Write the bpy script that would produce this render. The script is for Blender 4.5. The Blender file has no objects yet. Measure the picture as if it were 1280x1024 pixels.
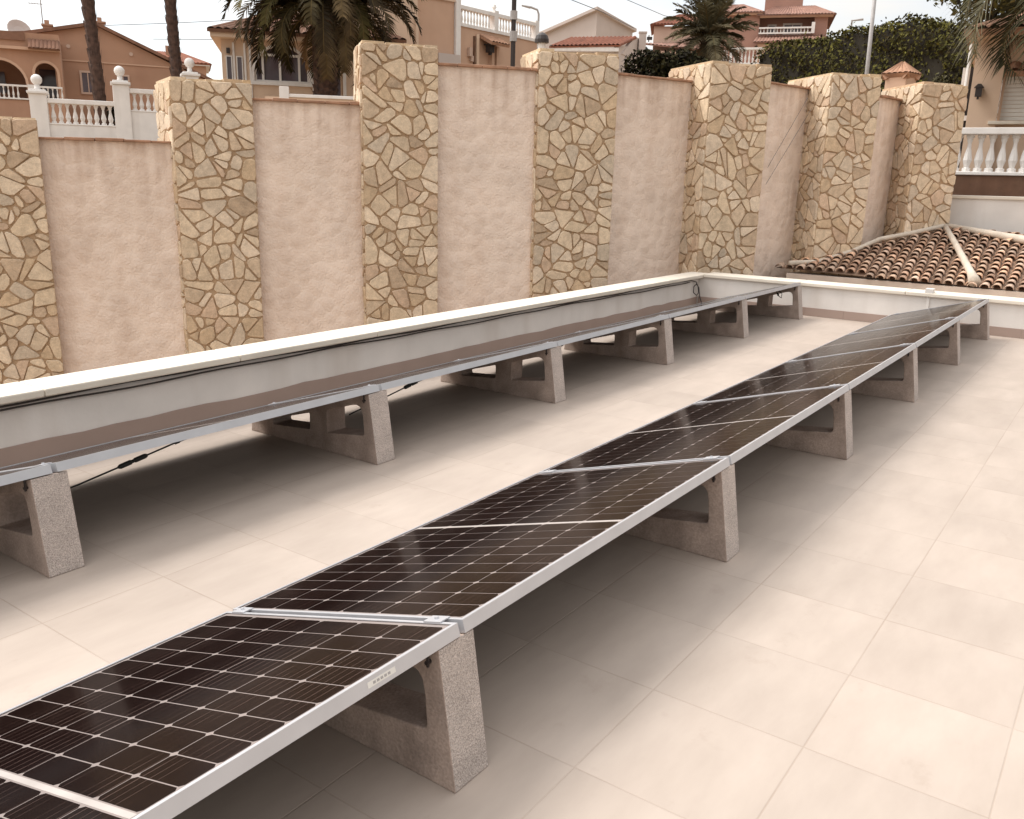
import bpy, bmesh, math, random
from mathutils import Vector, Matrix
R = math.radians
S = bpy.context.scene
COL = S.collection

# ------------------------------------------------------------------ camera
cd = bpy.data.cameras.new('camera'); cam = bpy.data.objects.new('camera', cd); COL.objects.link(cam)
rt = Vector((0.58214, -0.81273, 0.02421)); up = Vector((0.19296, 0.16702, 0.96689)); fw = Vector((0.78986, 0.55819, -0.25405))
m = Matrix((rt, up, -fw)).transposed().to_4x4(); m.translation = (0, 0, 1.513)
cam.matrix_world = m
cd.sensor_fit = 'HORIZONTAL'; cd.sensor_width = 36; cd.lens = 36 * 1093.4 / 1280
cd.clip_start = 0.05; cd.clip_end = 6000
S.camera = cam

# ------------------------------------------------------------------ light and exposure
SUN_AZ, SUN_EL = 108, 54
w = bpy.data.worlds.new("World"); S.world = w; w.use_nodes = True
nt = w.node_tree; nt.nodes.clear()
N = nt.nodes.new; L = nt.links.new
out = N('ShaderNodeOutputWorld'); bg = N('ShaderNodeBackground'); bg.inputs['Strength'].default_value = 0.1
sky = N('ShaderNodeTexSky'); sky.sky_type = 'NISHITA'; sky.sun_disc = False
sky.sun_elevation = R(SUN_EL); sky.sun_rotation = R(90 - SUN_AZ)
tc = N('ShaderNodeTexCoord'); mp = N('ShaderNodeMapping'); mp.inputs['Scale'].default_value = (1, 1, 3.2)
no = N('ShaderNodeTexNoise'); no.inputs['Scale'].default_value = 2.6; no.inputs['Detail'].default_value = 6; no.inputs['Roughness'].default_value = .55
rp = N('ShaderNodeValToRGB'); rp.color_ramp.elements[0].position = .36; rp.color_ramp.elements[0].color = (.60, .60, .60, 1)
rp.color_ramp.elements[1].position = .58; rp.color_ramp.elements[1].color = (1, 1, 1, 1)
sx = N('ShaderNodeSeparateXYZ'); ze = N('ShaderNodeMapRange')
ze.inputs['From Min'].default_value = 0.12; ze.inputs['From Max'].default_value = 1; ze.inputs['To Min'].default_value = 1.0; ze.inputs['To Max'].default_value = 2.5
cl = N('ShaderNodeVectorMath'); cl.operation = 'SCALE'
zc = N('ShaderNodeMix'); zc.data_type = 'RGBA'; zc.inputs[6].default_value = (5.15, 4.85, 4.45, 1); zc.inputs[7].default_value = (4.85, 4.85, 4.9, 1)
mx = N('ShaderNodeMix'); mx.data_type = 'RGBA'
L(tc.outputs['Generated'], mp.inputs['Vector']); L(mp.outputs['Vector'], no.inputs['Vector']); L(no.outputs['Fac'], rp.inputs['Fac'])
L(tc.outputs['Generated'], sx.inputs['Vector']); L(sx.outputs['Z'], ze.inputs['Value']); # the overcast is brighter on the sun's side and duller opposite it
dt = N('ShaderNodeVectorMath'); dt.operation = 'DOT_PRODUCT'; dt.inputs[1].default_value = (math.cos(R(SUN_AZ)), math.sin(R(SUN_AZ)), 0)
dm = N('ShaderNodeMapRange'); dm.inputs['From Min'].default_value = -1; dm.inputs['From Max'].default_value = 1; dm.inputs['To Min'].default_value = .45; dm.inputs['To Max'].default_value = 1.35
L(tc.outputs['Generated'], dt.inputs[0]); L(dt.outputs['Value'], dm.inputs['Value'])
zm = N('ShaderNodeMath'); zm.operation = 'MULTIPLY'; L(ze.outputs['Result'], zm.inputs[0]); L(dm.outputs['Result'], zm.inputs[1])
L(zm.outputs[0], cl.inputs['Scale']); zf = N('ShaderNodeMapRange'); zf.inputs['From Min'].default_value = .3; zf.inputs['From Max'].default_value = .95; L(sx.outputs['Z'], zf.inputs['Value']); L(zf.outputs['Result'], zc.inputs['Factor']); L(zc.outputs[2], cl.inputs[0])
L(rp.outputs['Color'], mx.inputs['Factor']); L(sky.outputs['Color'], mx.inputs[6]); L(cl.outputs['Vector'], mx.inputs[7])
L(mx.outputs[2], bg.inputs['Color']); L(bg.outputs['Background'], out.inputs['Surface'])

sd = bpy.data.lights.new('sun', 'SUN'); sd.energy = 1.5; sd.angle = R(23); sd.color = (1, .97, .92)
so = bpy.data.objects.new('sun', sd); COL.objects.link(so)
sv = Vector((math.cos(R(SUN_AZ)) * math.cos(R(SUN_EL)), math.sin(R(SUN_AZ)) * math.cos(R(SUN_EL)), math.sin(R(SUN_EL))))
so.rotation_euler = sv.to_track_quat('Z', 'Y').to_euler(); so.location = (0, 0, 30)

S.view_settings.view_transform = 'Standard'; S.view_settings.look = 'None'
S.view_settings.exposure = 1.12; S.view_settings.gamma = 1; S.view_settings.use_curve_mapping = False
S.cycles.max_bounces = 8; S.cycles.diffuse_bounces = 4

# ------------------------------------------------------------------ materials
def mat(name, col, rough=.8, amt=.12, scale=6, bump=0., bscale=60, metal=0., spec=.4, fine=0., stain=None, attr=False, detail=5, vary=False):
    """Principled with mottled colour, fine grain and bump, all from object coordinates."""
    mt = bpy.data.materials.new(name); mt.use_nodes = True
    t = mt.node_tree; n = t.nodes; l = t.links; p = n['Principled BSDF']
    p.inputs['Roughness'].default_value = rough; p.inputs['Metallic'].default_value = metal
    p.inputs['Specular IOR Level'].default_value = spec
    c = n.new('ShaderNodeTexCoord')
    if vary:     # each copy gets its own part of the pattern
        oi = n.new('ShaderNodeObjectInfo'); va = n.new('ShaderNodeVectorMath'); va.operation = 'MULTIPLY_ADD'; va.inputs[1].default_value = (37, 61, 23)
        l.new(oi.outputs['Random'], va.inputs[0]); l.new(c.outputs['Object'], va.inputs[2])
        class _C: outputs = {'Object': va.outputs[0]}
        c = _C
    z = n.new('ShaderNodeTexNoise'); z.inputs['Scale'].default_value = scale; z.inputs['Detail'].default_value = detail
    l.new(c.outputs['Object'], z.inputs['Vector'])
    mr = n.new('ShaderNodeMapRange'); mr.inputs['From Min'].default_value = .3; mr.inputs['From Max'].default_value = .7
    mr.inputs['To Min'].default_value = 1 - amt; mr.inputs['To Max'].default_value = 1 + amt; l.new(z.outputs['Fac'], mr.inputs['Value'])
    sc = n.new('ShaderNodeVectorMath'); sc.operation = 'SCALE'
    if attr:
        a = n.new('ShaderNodeAttribute'); a.attribute_name = 'tint'; l.new(a.outputs['Color'], sc.inputs[0])
    else:
        sc.inputs[0].default_value = col
    l.new(mr.outputs['Result'], sc.inputs['Scale']); last = sc.outputs['Vector']
    if fine:
        f = n.new('ShaderNodeTexNoise'); f.inputs['Scale'].default_value = bscale * 1.7; f.inputs['Detail'].default_value = 2
        l.new(c.outputs['Object'], f.inputs['Vector'])
        fr = n.new('ShaderNodeMapRange'); fr.inputs['From Min'].default_value = .35; fr.inputs['From Max'].default_value = .65
        fr.inputs['To Min'].default_value = 1 - fine; fr.inputs['To Max'].default_value = 1 + fine; l.new(f.outputs['Fac'], fr.inputs['Value'])
        s2 = n.new('ShaderNodeVectorMath'); s2.operation = 'SCALE'; l.new(last, s2.inputs[0]); l.new(fr.outputs['Result'], s2.inputs['Scale']); last = s2.outputs['Vector']
    if stain:   # vertical run-off streaks and blotches of dirt
        scol, samt, ss = stain
        mpp = n.new('ShaderNodeMapping'); mpp.inputs['Scale'].default_value = (ss, ss, ss * .12); l.new(c.outputs['Object'], mpp.inputs['Vector'])
        q = n.new('ShaderNodeTexNoise'); q.inputs['Scale'].default_value = 1; q.inputs['Detail'].default_value = 6; l.new(mpp.outputs['Vector'], q.inputs['Vector'])
        qr = n.new('ShaderNodeMapRange'); qr.inputs['From Min'].default_value = .5; qr.inputs['From Max'].default_value = .75
        qr.inputs['To Min'].default_value = 0; qr.inputs['To Max'].default_value = samt; l.new(q.outputs['Fac'], qr.inputs['Value'])
        mm = n.new('ShaderNodeMix'); mm.data_type = 'RGBA'; mm.inputs[7].default_value = (*scol, 1)
        l.new(qr.outputs['Result'], mm.inputs['Factor']); l.new(last, mm.inputs[6]); last = mm.outputs[2]
    l.new(last, p.inputs['Base Color'])
    if bump:
        b = n.new('ShaderNodeBump'); b.inputs['Strength'].default_value = bump; b.inputs['Distance'].default_value = .01
        k = n.new('ShaderNodeTexNoise'); k.inputs['Scale'].default_value = bscale; k.inputs['Detail'].default_value = 4
        l.new(c.outputs['Object'], k.inputs['Vector']); l.new(k.outputs['Fac'], b.inputs['Height']); l.new(b.outputs['Normal'], p.inputs['Normal'])
    return mt

M = {}
M['white'] = mat('white_paint', (.68, .64, .60), .7, .06, 3, .15, 40, stain=((.44, .37, .31), .5, 2.2))
M['coping'] = mat('white_coping', (.66, .595, .505), .7, .06, 4, .15, 50, stain=((.5, .45, .38), .3, 4))
M['skirt'] = mat('skirting_tile', (.33, .245, .205), .6, .05, 3, .05, 60)
M['alu'] = mat('brushed_aluminium', (.55, .55, .57), .38, .05, 8, 0, 60, metal=.55, spec=.5)
M['backsheet'] = mat('white_backsheet', (.25, .21, .195), .12, .05, 8, spec=.12)
M['under'] = mat('panel_underside', (.045, .03, .024), .5)  # added dark layer, unseen, absorbing bounced light to deepen the shade below
M['concrete'] = mat('smooth_concrete', (.36, .28, .235), .85, .22, 9, .35, 70, fine=.12, stain=((.16, .115, .09), .6, 6), vary=True)
M['granular'] = mat('granular_concrete', (.45, .385, .345), .9, .12, 8, .6, 170, fine=.34, vary=True)
M['black'] = mat('black_plastic', (.012, .011, .010), .45)
M['cable'] = mat('dark_cable', (.045, .036, .034), .55)
M['mortar'] = mat('brown_mortar', (.40, .275, .17), .95, .15, 9, .8, 60)
M['stone'] = mat('irregular_stone', (1, 1, 1), .85, .16, 14, .7, 40, attr=True, fine=.08)
M['tile'] = mat('old_roof_tile', (.36, .205, .135), .9, .3, 9, .6, 50, attr=True, fine=.12)
M['coptile'] = mat('coping_tile', (.34, .19, .12), .9, .25, 8, .5, 50)
M['tilebed'] = mat('tile_bed', (.22, .14, .095), .95, .2, 9)
M['limemortar'] = mat('pale_mortar', (.54, .465, .38), .9, .15, 7, .6, 50)
M['render'] = mat('pale_beige_render', (.50, .41, .34), .9, .08, 3, .3, 60, stain=((.35, .28, .22), .35, 3))
M['terracotta'] = mat('terracotta_render', (.38, .225, .15), .9, .1, .6, .3, 20, stain=((.27, .13, .08), .35, .8))
M['peach'] = mat('peach_render', (.52, .345, .245), .9, .07, .8, .3, 20, stain=((.42, .24, .15), .3, 1))
M['cream'] = mat('cream_render', (.62, .46, .34), .9, .07, .8, .3, 20, stain=((.45, .32, .24), .3, 1))
M['pink'] = mat('pink_render', (.35, .20, .155), .9, .08, .5, .2, 20)
M['palepink'] = mat('pale_pink_render', (.50, .365, .29), .9, .07, .5, .2, 20)
M['greywhite'] = mat('grey_white_render', (.50, .43, .39), .9, .06, .5, .2, 20, stain=((.40, .34, .30), .3, .7))
M['farwhite'] = mat('white_balustrade_paint', (.72, .69, .66), .75, .06, 3, stain=((.45, .40, .35), .3, 3))
M['redtile'] = mat('red_roof_tile', (.22, .082, .048), .9, .25, 2, .3, 30)
M['pinktile'] = mat('faded_pink_roof_tile', (.25, .135, .10), .9, .25, 1.5, .3, 30)
M['browntile'] = mat('brown_roof_tile', (.19, .10, .065), .9, .3, 1.5, .3, 30)
M['ribbon'] = mat('bright_ribbon', (.40, .36, .335), .2, .1, 8, spec=.1)
M['glass'] = mat('window_glass', (.10, .075, .085), .12, .25, 1.2, spec=.5)
M['shutter'] = mat('roller_shutter', (.68, .65, .60), .6, .05, 4)
M['darkmetal'] = mat('dark_painted_metal', (.03, .022, .02), .5)
M['greymetal'] = mat('grey_galvanised_metal', (.34, .32, .31), .5, .1, 5)
M['brownpaint'] = mat('brown_painted_beam', (.14, .074, .044), .75, .2, 5, .2, 40, stain=((.10, .04, .02), .5, 4))
M['bark'] = mat('palm_bark', (.085, .05, .038), .95, .4, 7, 1, 22)
M['leaf'] = mat('hedge_leaf', (1, 1, 1), .85, .25, 3, attr=True, spec=.08)
M['twig'] = mat('dark_twigs', (.02, .015, .008), .9)
M['frond'] = mat('palm_frond', (1, 1, 1), .75, .2, 3, attr=True, spec=.12)
M['earth'] = mat('dry_earth', (.28, .20, .13), .95, .25, .3, .3, 6)
M['wire'] = mat('wire', (.09, .08, .08), .6)

def plaster_mat():
    mt = mat('trowelled_plaster', (.71, .58, .485), .92, .08, 2.2, stain=((.42, .27, .18), .42, 2.4))
    t = mt.node_tree; n = t.nodes; l = t.links; p = n['Principled BSDF']
    c = n.new('ShaderNodeTexCoord')
    wn = n.new('ShaderNodeTexNoise'); wn.inputs['Scale'].default_value = 3; wn.inputs['Detail'].default_value = 2; l.new(c.outputs['Object'], wn.inputs['Vector'])
    wm = n.new('ShaderNodeVectorMath'); wm.operation = 'MULTIPLY_ADD'; wm.inputs[1].default_value = (.14, .14, .14)
    l.new(wn.outputs['Color'], wm.inputs[0]); l.new(c.outputs['Object'], wm.inputs[2])
    v = n.new('ShaderNodeTexVoronoi'); v.inputs['Scale'].default_value = 6.6; v.feature = 'SMOOTH_F1'; v.inputs['Smoothness'].default_value = .12; l.new(wm.outputs['Vector'], v.inputs['Vector'])
    k = n.new('ShaderNodeTexNoise'); k.inputs['Scale'].default_value = 38; k.inputs['Detail'].default_value = 5; l.new(c.outputs['Object'], k.inputs['Vector'])
    ad = n.new('ShaderNodeMath'); ad.operation = 'MULTIPLY_ADD'; ad.inputs[1].default_value = -1.3; l.new(v.outputs['Distance'], ad.inputs[0])
    ks = n.new('ShaderNodeMath'); ks.operation = 'MULTIPLY'; ks.inputs[1].default_value = .8; l.new(k.outputs['Fac'], ks.inputs[0]); l.new(ks.outputs[0], ad.inputs[2])
    b = n.new('ShaderNodeBump'); b.inputs['Strength'].default_value = .55; b.inputs['Distance'].default_value = .028
    l.new(ad.outputs[0], b.inputs['Height']); l.new(b.outputs['Normal'], p.inputs['Normal'])
    # the trowel leaves paler smears of plaster where its round strokes meet
    sm = n.new('ShaderNodeMapRange'); sm.inputs['From Min'].default_value = .42; sm.inputs['From Max'].default_value = .68; sm.inputs['To Max'].default_value = .22; l.new(v.outputs['Distance'], sm.inputs['Value'])
    sg = n.new('ShaderNodeSeparateXYZ'); l.new(c.outputs['Generated'], sg.inputs[0])
    tg = n.new('ShaderNodeMapRange'); tg.inputs['From Min'].default_value = .88; tg.inputs['From Max'].default_value = 1.0; l.new(sg.outputs['Z'], tg.inputs['Value'])
    mpp = n.new('ShaderNodeMapping'); mpp.inputs['Scale'].default_value = (9, 9, .5); l.new(c.outputs['Object'], mpp.inputs['Vector'])
    st = n.new('ShaderNodeTexNoise'); st.inputs['Scale'].default_value = 1; st.inputs['Detail'].default_value = 5; l.new(mpp.outputs[0], st.inputs['Vector'])
    sr = n.new('ShaderNodeMapRange'); sr.inputs['From Min'].default_value = .42; sr.inputs['From Max'].default_value = .68; sr.inputs['To Max'].default_value = .5; l.new(st.outputs['Fac'], sr.inputs['Value'])
    sm2 = n.new('ShaderNodeMath'); sm2.operation = 'MULTIPLY'; l.new(tg.outputs[0], sm2.inputs[0]); l.new(sr.outputs[0], sm2.inputs[1])
    src0 = p.inputs['Base Color'].links[0].from_socket; m0 = n.new('ShaderNodeMix'); m0.data_type = 'RGBA'; m0.inputs[7].default_value = (.33, .20, .13, 1)
    l.new(sm2.outputs[0], m0.inputs['Factor']); l.new(src0, m0.inputs[6]); l.new(m0.outputs[2], p.inputs['Base Color'])
    src = p.inputs['Base Color'].links[0].from_socket; mm = n.new('ShaderNodeMix'); mm.data_type = 'RGBA'; mm.inputs[7].default_value = (.84, .71, .60, 1)
    l.new(sm.outputs['Result'], mm.inputs['Factor']); l.new(src, mm.inputs[6]); l.new(mm.outputs[2], p.inputs['Base Color'])
    return mt
M['plaster'] = plaster_mat()

def floor_mat():
    mt = bpy.data.materials.new('beige_floor_tiles'); mt.use_nodes = True
    t = mt.node_tree; n = t.nodes; l = t.links; p = n['Principled BSDF']
    c = n.new('ShaderNodeTexCoord'); s = n.new('ShaderNodeSeparateXYZ'); l.new(c.outputs['Object'], s.inputs['Vector'])
    def math_(op, a, b=None):
        q = n.new('ShaderNodeMath'); q.operation = op
        for i, v in enumerate((a, b)):
            if v is None: continue
            if isinstance(v, (int, float)): q.inputs[i].default_value = v
            else: l.new(v, q.inputs[i])
        return q.outputs[0]
    P = .4645
    gx = math_('DIVIDE', math_('ADD', s.outputs['X'], -2.222 + P * 40), P)
    gy = math_('DIVIDE', math_('ADD', s.outputs['Y'], -.080 + P * 40), P)
    fx = math_('FRACT', gx); fy = math_('FRACT', gy)
    ex = math_('MINIMUM', fx, math_('SUBTRACT', 1., fx)); ey = math_('MINIMUM', fy, math_('SUBTRACT', 1., fy))
    e = math_('MINIMUM', ex, ey)
    g = n.new('ShaderNodeMapRange'); g.inputs['From Min'].default_value = .0025; g.inputs['From Max'].default_value = .0075
    g.inputs['To Min'].default_value = 1; g.inputs['To Max'].default_value = 0; l.new(e, g.inputs['Value'])
    cb = n.new('ShaderNodeCombineXYZ'); l.new(math_('FLOOR', gx), cb.inputs[0]); l.new(math_('FLOOR', gy), cb.inputs[1])
    wn = n.new('ShaderNodeTexWhiteNoise'); wn.noise_dimensions = '3D'; l.new(cb.outputs[0], wn.inputs['Vector'])
    # every tile carries its own cut of a cloudy, faintly veined pattern
    off = n.new('ShaderNodeVectorMath'); off.operation = 'MULTIPLY_ADD'; off.inputs[1].default_value = (9, 9, 9); l.new(wn.outputs['Color'], off.inputs[0]); l.new(c.outputs['Object'], off.inputs[2])
    mpp = n.new('ShaderNodeMapping'); mpp.inputs['Scale'].default_value = (2.2, 7, 1); mpp.inputs['Rotation'].default_value = (0, 0, .5); l.new(off.outputs[0], mpp.inputs['Vector'])
    q = n.new('ShaderNodeTexNoise'); q.inputs['Scale'].default_value = 1.; q.inputs['Detail'].default_value = 7; q.inputs['Roughness'].default_value = .6; l.new(mpp.outputs[0], q.inputs['Vector'])
    rr = n.new('ShaderNodeValToRGB'); l.new(q.outputs['Fac'], rr.inputs['Fac'])
    rr.color_ramp.elements[0].position = .30; rr.color_ramp.elements[0].color = (.380, .313, .263, 1)
    rr.color_ramp.elements[1].position = .68; rr.color_ramp.elements[1].color = (.436, .363, .308, 1)
    d = n.new('ShaderNodeTexNoise'); d.inputs['Scale'].default_value = 1.3; d.inputs['Detail'].default_value = 5; l.new(c.outputs['Object'], d.inputs['Vector'])
    vr = n.new('ShaderNodeMapRange'); vr.inputs['From Min'].default_value = .3; vr.inputs['From Max'].default_value = .7
    vr.inputs['To Min'].default_value = .92; vr.inputs['To Max'].default_value = 1.05; l.new(d.outputs['Fac'], vr.inputs['Value'])
    tv = n.new('ShaderNodeMapRange'); tv.inputs['To Min'].default_value = .955; tv.inputs['To Max'].default_value = 1.025; l.new(wn.outputs['Value'], tv.inputs['Value'])
    sc = n.new('ShaderNodeVectorMath'); sc.operation = 'SCALE'; l.new(rr.outputs['Color'], sc.inputs[0]); l.new(math_('MULTIPLY', vr.outputs['Result'], tv.outputs['Result']), sc.inputs['Scale'])
    gn = n.new('ShaderNodeTexNoise'); gn.inputs['Scale'].default_value = 1.7; gn.inputs['Detail'].default_value = 4; l.new(c.outputs['Object'], gn.inputs['Vector'])
    gr = n.new('ShaderNodeMapRange'); gr.inputs['From Min'].default_value = .40; gr.inputs['From Max'].default_value = .62; gr.inputs['To Min'].default_value = .16; gr.inputs['To Max'].default_value = .38; l.new(gn.outputs['Fac'], gr.inputs['Value'])
    sn = n.new('ShaderNodeTexNoise'); sn.inputs['Scale'].default_value = 5.5; sn.inputs['Detail'].default_value = 8; sn.inputs['Roughness'].default_value = .7; l.new(c.outputs['Object'], sn.inputs['Vector'])
    sr = n.new('ShaderNodeMapRange'); sr.inputs['From Min'].default_value = .60; sr.inputs['From Max'].default_value = .74; sr.inputs['To Max'].default_value = .22; l.new(sn.outputs['Fac'], sr.inputs['Value'])
    mm = n.new('ShaderNodeMix'); mm.data_type = 'RGBA'; mm.inputs[7].default_value = (.22, .155, .11, 1)
    l.new(math_('MAXIMUM', math_('MULTIPLY', g.outputs['Result'], gr.outputs['Result']), sr.outputs['Result']), mm.inputs['Factor']); l.new(sc.outputs[0], mm.inputs[6]); l.new(mm.outputs[2], p.inputs['Base Color'])
    p.inputs['Roughness'].default_value = .5; p.inputs['Specular IOR Level'].default_value = .25
    b = n.new('ShaderNodeBump'); b.inputs['Strength'].default_value = .25; b.inputs['Distance'].default_value = .004
    l.new(math_('MULTIPLY', g.outputs['Result'], -1.), b.inputs['Height']); l.new(b.outputs['Normal'], p.inputs['Normal'])
    return mt
M['floor'] = floor_mat()

def cell_mat():
    """dark silicon cells with fine silver busbars running along the panel"""
    mt = bpy.data.materials.new('silicon_cells'); mt.use_nodes = True
    t = mt.node_tree; n = t.nodes; l = t.links; p = n['Principled BSDF']
    c = n.new('ShaderNodeTexCoord'); s = n.new('ShaderNodeSeparateXYZ'); l.new(c.outputs['Object'], s.inputs['Vector'])
    def math_(op, a, b=None):
        q = n.new('ShaderNodeMath'); q.operation = op
        for i, v in enumerate((a, b)):
            if v is None: continue
            if isinstance(v, (int, float)): q.inputs[i].default_value = v
            else: l.new(v, q.inputs[i])
        return q.outputs[0]
    fy = math_('FRACT', math_('DIVIDE', s.outputs['Y'], .0262))
    ln = math_('LESS_THAN', fy, .085)
    mpp = n.new('ShaderNodeMapping'); mpp.inputs['Scale'].default_value = (2.4, 9, 1); l.new(c.outputs['Object'], mpp.inputs['Vector'])
    q = n.new('ShaderNodeTexNoise'); q.inputs['Scale'].default_value = 1; q.inputs['Detail'].default_value = 3; l.new(mpp.outputs[0], q.inputs['Vector'])
    qr = n.new('ShaderNodeMapRange'); qr.inputs['From Min'].default_value = .42; qr.inputs['From Max'].default_value = .62; l.new(q.outputs['Fac'], qr.inputs['Value'])
    mm = n.new('ShaderNodeMix'); mm.data_type = 'RGBA'; mm.inputs[6].default_value = (.0065, .0028, .0024, 1); mm.inputs[7].default_value = (.10, .065, .055, 1)
    l.new(math_('MULTIPLY', ln, math_('MULTIPLY', qr.outputs['Result'], .75)), mm.inputs['Factor']); l.new(mm.outputs[2], p.inputs['Base Color'])
    p.inputs['Roughness'].default_value = .13; p.inputs['Specular IOR Level'].default_value = .06
    return mt
M['cell'] = cell_mat()

# ------------------------------------------------------------------ mesh helpers
class MB:
    def __init__(s): s.v = []; s.f = []; s.m = []; s.t = []
    def poly(s, pts, mi=0, tint=None):
        i = len(s.v); s.v += [tuple(p) for p in pts]; s.f.append(list(range(i, i + len(pts)))); s.m.append(mi); s.t.append(tint)
    def mesh(s, pts, faces, mi=0, tint=None):
        i = len(s.v); s.v += [tuple(p) for p in pts]
        for f in faces: s.f.append([i + k for k in f]); s.m.append(mi); s.t.append(tint)
    def box(s, a, b, mi=0, fn=None):
        (x0, y0, z0), (x1, y1, z1) = a, b
        p = [(x0, y0, z0), (x1, y0, z0), (x1, y1, z0), (x0, y1, z0), (x0, y0, z1), (x1, y0, z1), (x1, y1, z1), (x0, y1, z1)]
        if fn: p = [fn(*q) for q in p]
        s.mesh(p, [(3, 2, 1, 0), (4, 5, 6, 7), (0, 1, 5, 4), (1, 2, 6, 5), (2, 3, 7, 6), (3, 0, 4, 7)], mi)
    def hull(s, bot, top, mi=0, tint=None):
        n = len(bot); s.mesh(list(bot) + list(top), [tuple(range(n))[::-1], tuple(range(n, 2 * n))] + [(i, (i + 1) % n, n + (i + 1) % n, n + i) for i in range(n)], mi, tint)
    def prism(s, prof, y0, y1, mi=0):     # profile in x,z ; extruded along y
        s.hull([(x, y0, z) for x, z in prof], [(x, y1, z) for x, z in prof], mi)
    def tube(s, pts, r, n=8, mi=0, tint=None, cap=True):
        pts = [Vector(p) for p in pts]; rs = r if isinstance(r, (list, tuple)) else [r] * len(pts); base = len(s.v); prev = None
        for i, p in enumerate(pts):
            d = (pts[min(i + 1, len(pts) - 1)] - pts[max(i - 1, 0)]).normalized()
            a = prev - d * prev.dot(d) if prev else d.orthogonal()
            a.normalize(); prev = a; b = d.cross(a)
            s.v += [tuple(p + (a * math.cos(2 * math.pi * k / n) + b * math.sin(2 * math.pi * k / n)) * rs[i]) for k in range(n)]
        for i in range(len(pts) - 1):
            for k in range(n):
                s.f.append([base + i * n + k, base + i * n + (k + 1) % n, base + (i + 1) * n + (k + 1) % n, base + (i + 1) * n + k]); s.m.append(mi); s.t.append(tint)
        if cap:
            for q, rev in ((0, True), (len(pts) - 1, False)):
                f = [base + q * n + k for k in range(n)]; s.f.append(f[::-1] if rev else f); s.m.append(mi); s.t.append(tint)
    def lathe(s, prof, c=(0, 0, 0), n=10, mi=0):    # list of (radius, z)
        base = len(s.v)
        for r, z in prof:
            s.v += [(c[0] + r * math.cos(2 * math.pi * k / n), c[1] + r * math.sin(2 * math.pi * k / n), c[2] + z) for k in range(n)]
        for i in range(len(prof) - 1):
            for k in range(n):
                s.f.append([base + i * n + k, base + i * n + (k + 1) % n, base + (i + 1) * n + (k + 1) % n, base + (i + 1) * n + k]); s.m.append(mi); s.t.append(None)
        s.f.append([base + k for k in range(n)][::-1]); s.m.append(mi); s.t.append(None)
        s.f.append([base + (len(prof) - 1) * n + k for k in range(n)]); s.m.append(mi); s.t.append(None)
    def build(s, name, mats, parent=None, off=None, smooth=False, bevel=0, fix=True):
        me = bpy.data.meshes.new(name)
        o_ = off or (0, 0, 0)
        me.from_pydata([(a - o_[0], b - o_[1], c - o_[2]) for a, b, c in s.v], [], s.f)
        for q in (mats if isinstance(mats, (list, tuple)) else [mats]): me.materials.append(M[q])
        me.polygons.foreach_set('material_index', s.m)
        if any(t is not None for t in s.t):
            at = me.attributes.new('tint', 'FLOAT_COLOR', 'FACE')
            for i, t in enumerate(s.t): at.data[i].color = (*(t or (.3, .2, .1)), 1)
        if fix:
            bm = bmesh.new(); bm.from_mesh(me); bmesh.ops.recalc_face_normals(bm, faces=bm.faces); bm.to_mesh(me); bm.free()
        if smooth: me.polygons.foreach_set('use_smooth', [True] * len(me.polygons))
        o = bpy.data.objects.new(name, me); COL.objects.link(o)
        if parent: o.parent = parent
        if bevel:
            b = o.modifiers.new('bevel', 'BEVEL'); b.width = bevel; b.segments = 2; b.limit_method = 'ANGLE'; b.angle_limit = R(40)
        return o

def tag(o, label, cat, group=None, kind=None):
    o['label'] = label; o['category'] = cat
    if group: o['group'] = group
    if kind: o['kind'] = kind
    return o
def thing(name, label, cat, loc=(0, 0, 0), rot=(0, 0, 0), group=None):
    o = bpy.data.objects.new(name, None); COL.objects.link(o); o.location = loc; o.rotation_euler = rot; o.empty_display_size = .2
    return tag(o, label, cat, group)
def structure(name, mb, mats):
    o = mb.build(name, mats); o['kind'] = 'structure'; return o
def kids(o): return [c for c in bpy.data.objects if c.parent == o]
def dup(root, loc, label, rot=None):
    r = root.copy(); COL.objects.link(r); r.location = loc; r['label'] = label
    if rot is not None: r.rotation_euler = rot
    for ch in kids(root):
        c = ch.copy(); COL.objects.link(c); c.parent = r
        for g in kids(ch):
            d = g.copy(); COL.objects.link(d); d.parent = c
    return r
def facade(A, B): return math.atan2(B[1] - A[1], B[0] - A[0])
ORD = ['first', 'second', 'third', 'fourth', 'fifth', 'sixth', 'seventh', 'eighth', 'ninth', 'tenth']

# ------------------------------------------------------------------ setting: ground, terrace floor, street level
mb = MB(); mb.poly([(-3000, -3000, -4), (3000, -3000, -4), (3000, 3000, -4), (-3000, 3000, -4)]); structure('ground', mb, 'earth')
mb = MB(); mb.poly([(-4, -4, 0), (10.72, -4, 0), (10.72, 4.66, 0), (-4, 4.66, 0)]); structure('terrace_floor', mb, 'floor')
mb = MB()
rows = [[(2.0, 13.1), (4.6, 11.1), (8.9, 7.9), (12.6, 5.05), (15.3, 3.3)], [(6, 38), (16, 29), (25, 19), (30, 12), (30, 4.6)], [(20, 128), (55, 100), (88, 66), (110, 40), (118, 12)], [(100, 640), (280, 520), (440, 330), (560, 200), (620, 70)]]
for i in range(len(rows) - 1):
    for k in range(4):
        q = [rows[i][k], rows[i][k + 1], rows[i + 1][k + 1], rows[i + 1][k]]
        mb.poly([(x, y, 1.3 + .025 * min(math.hypot(x, y), 135)) for x, y in q])
structure('hillside', mb, 'earth')

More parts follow.
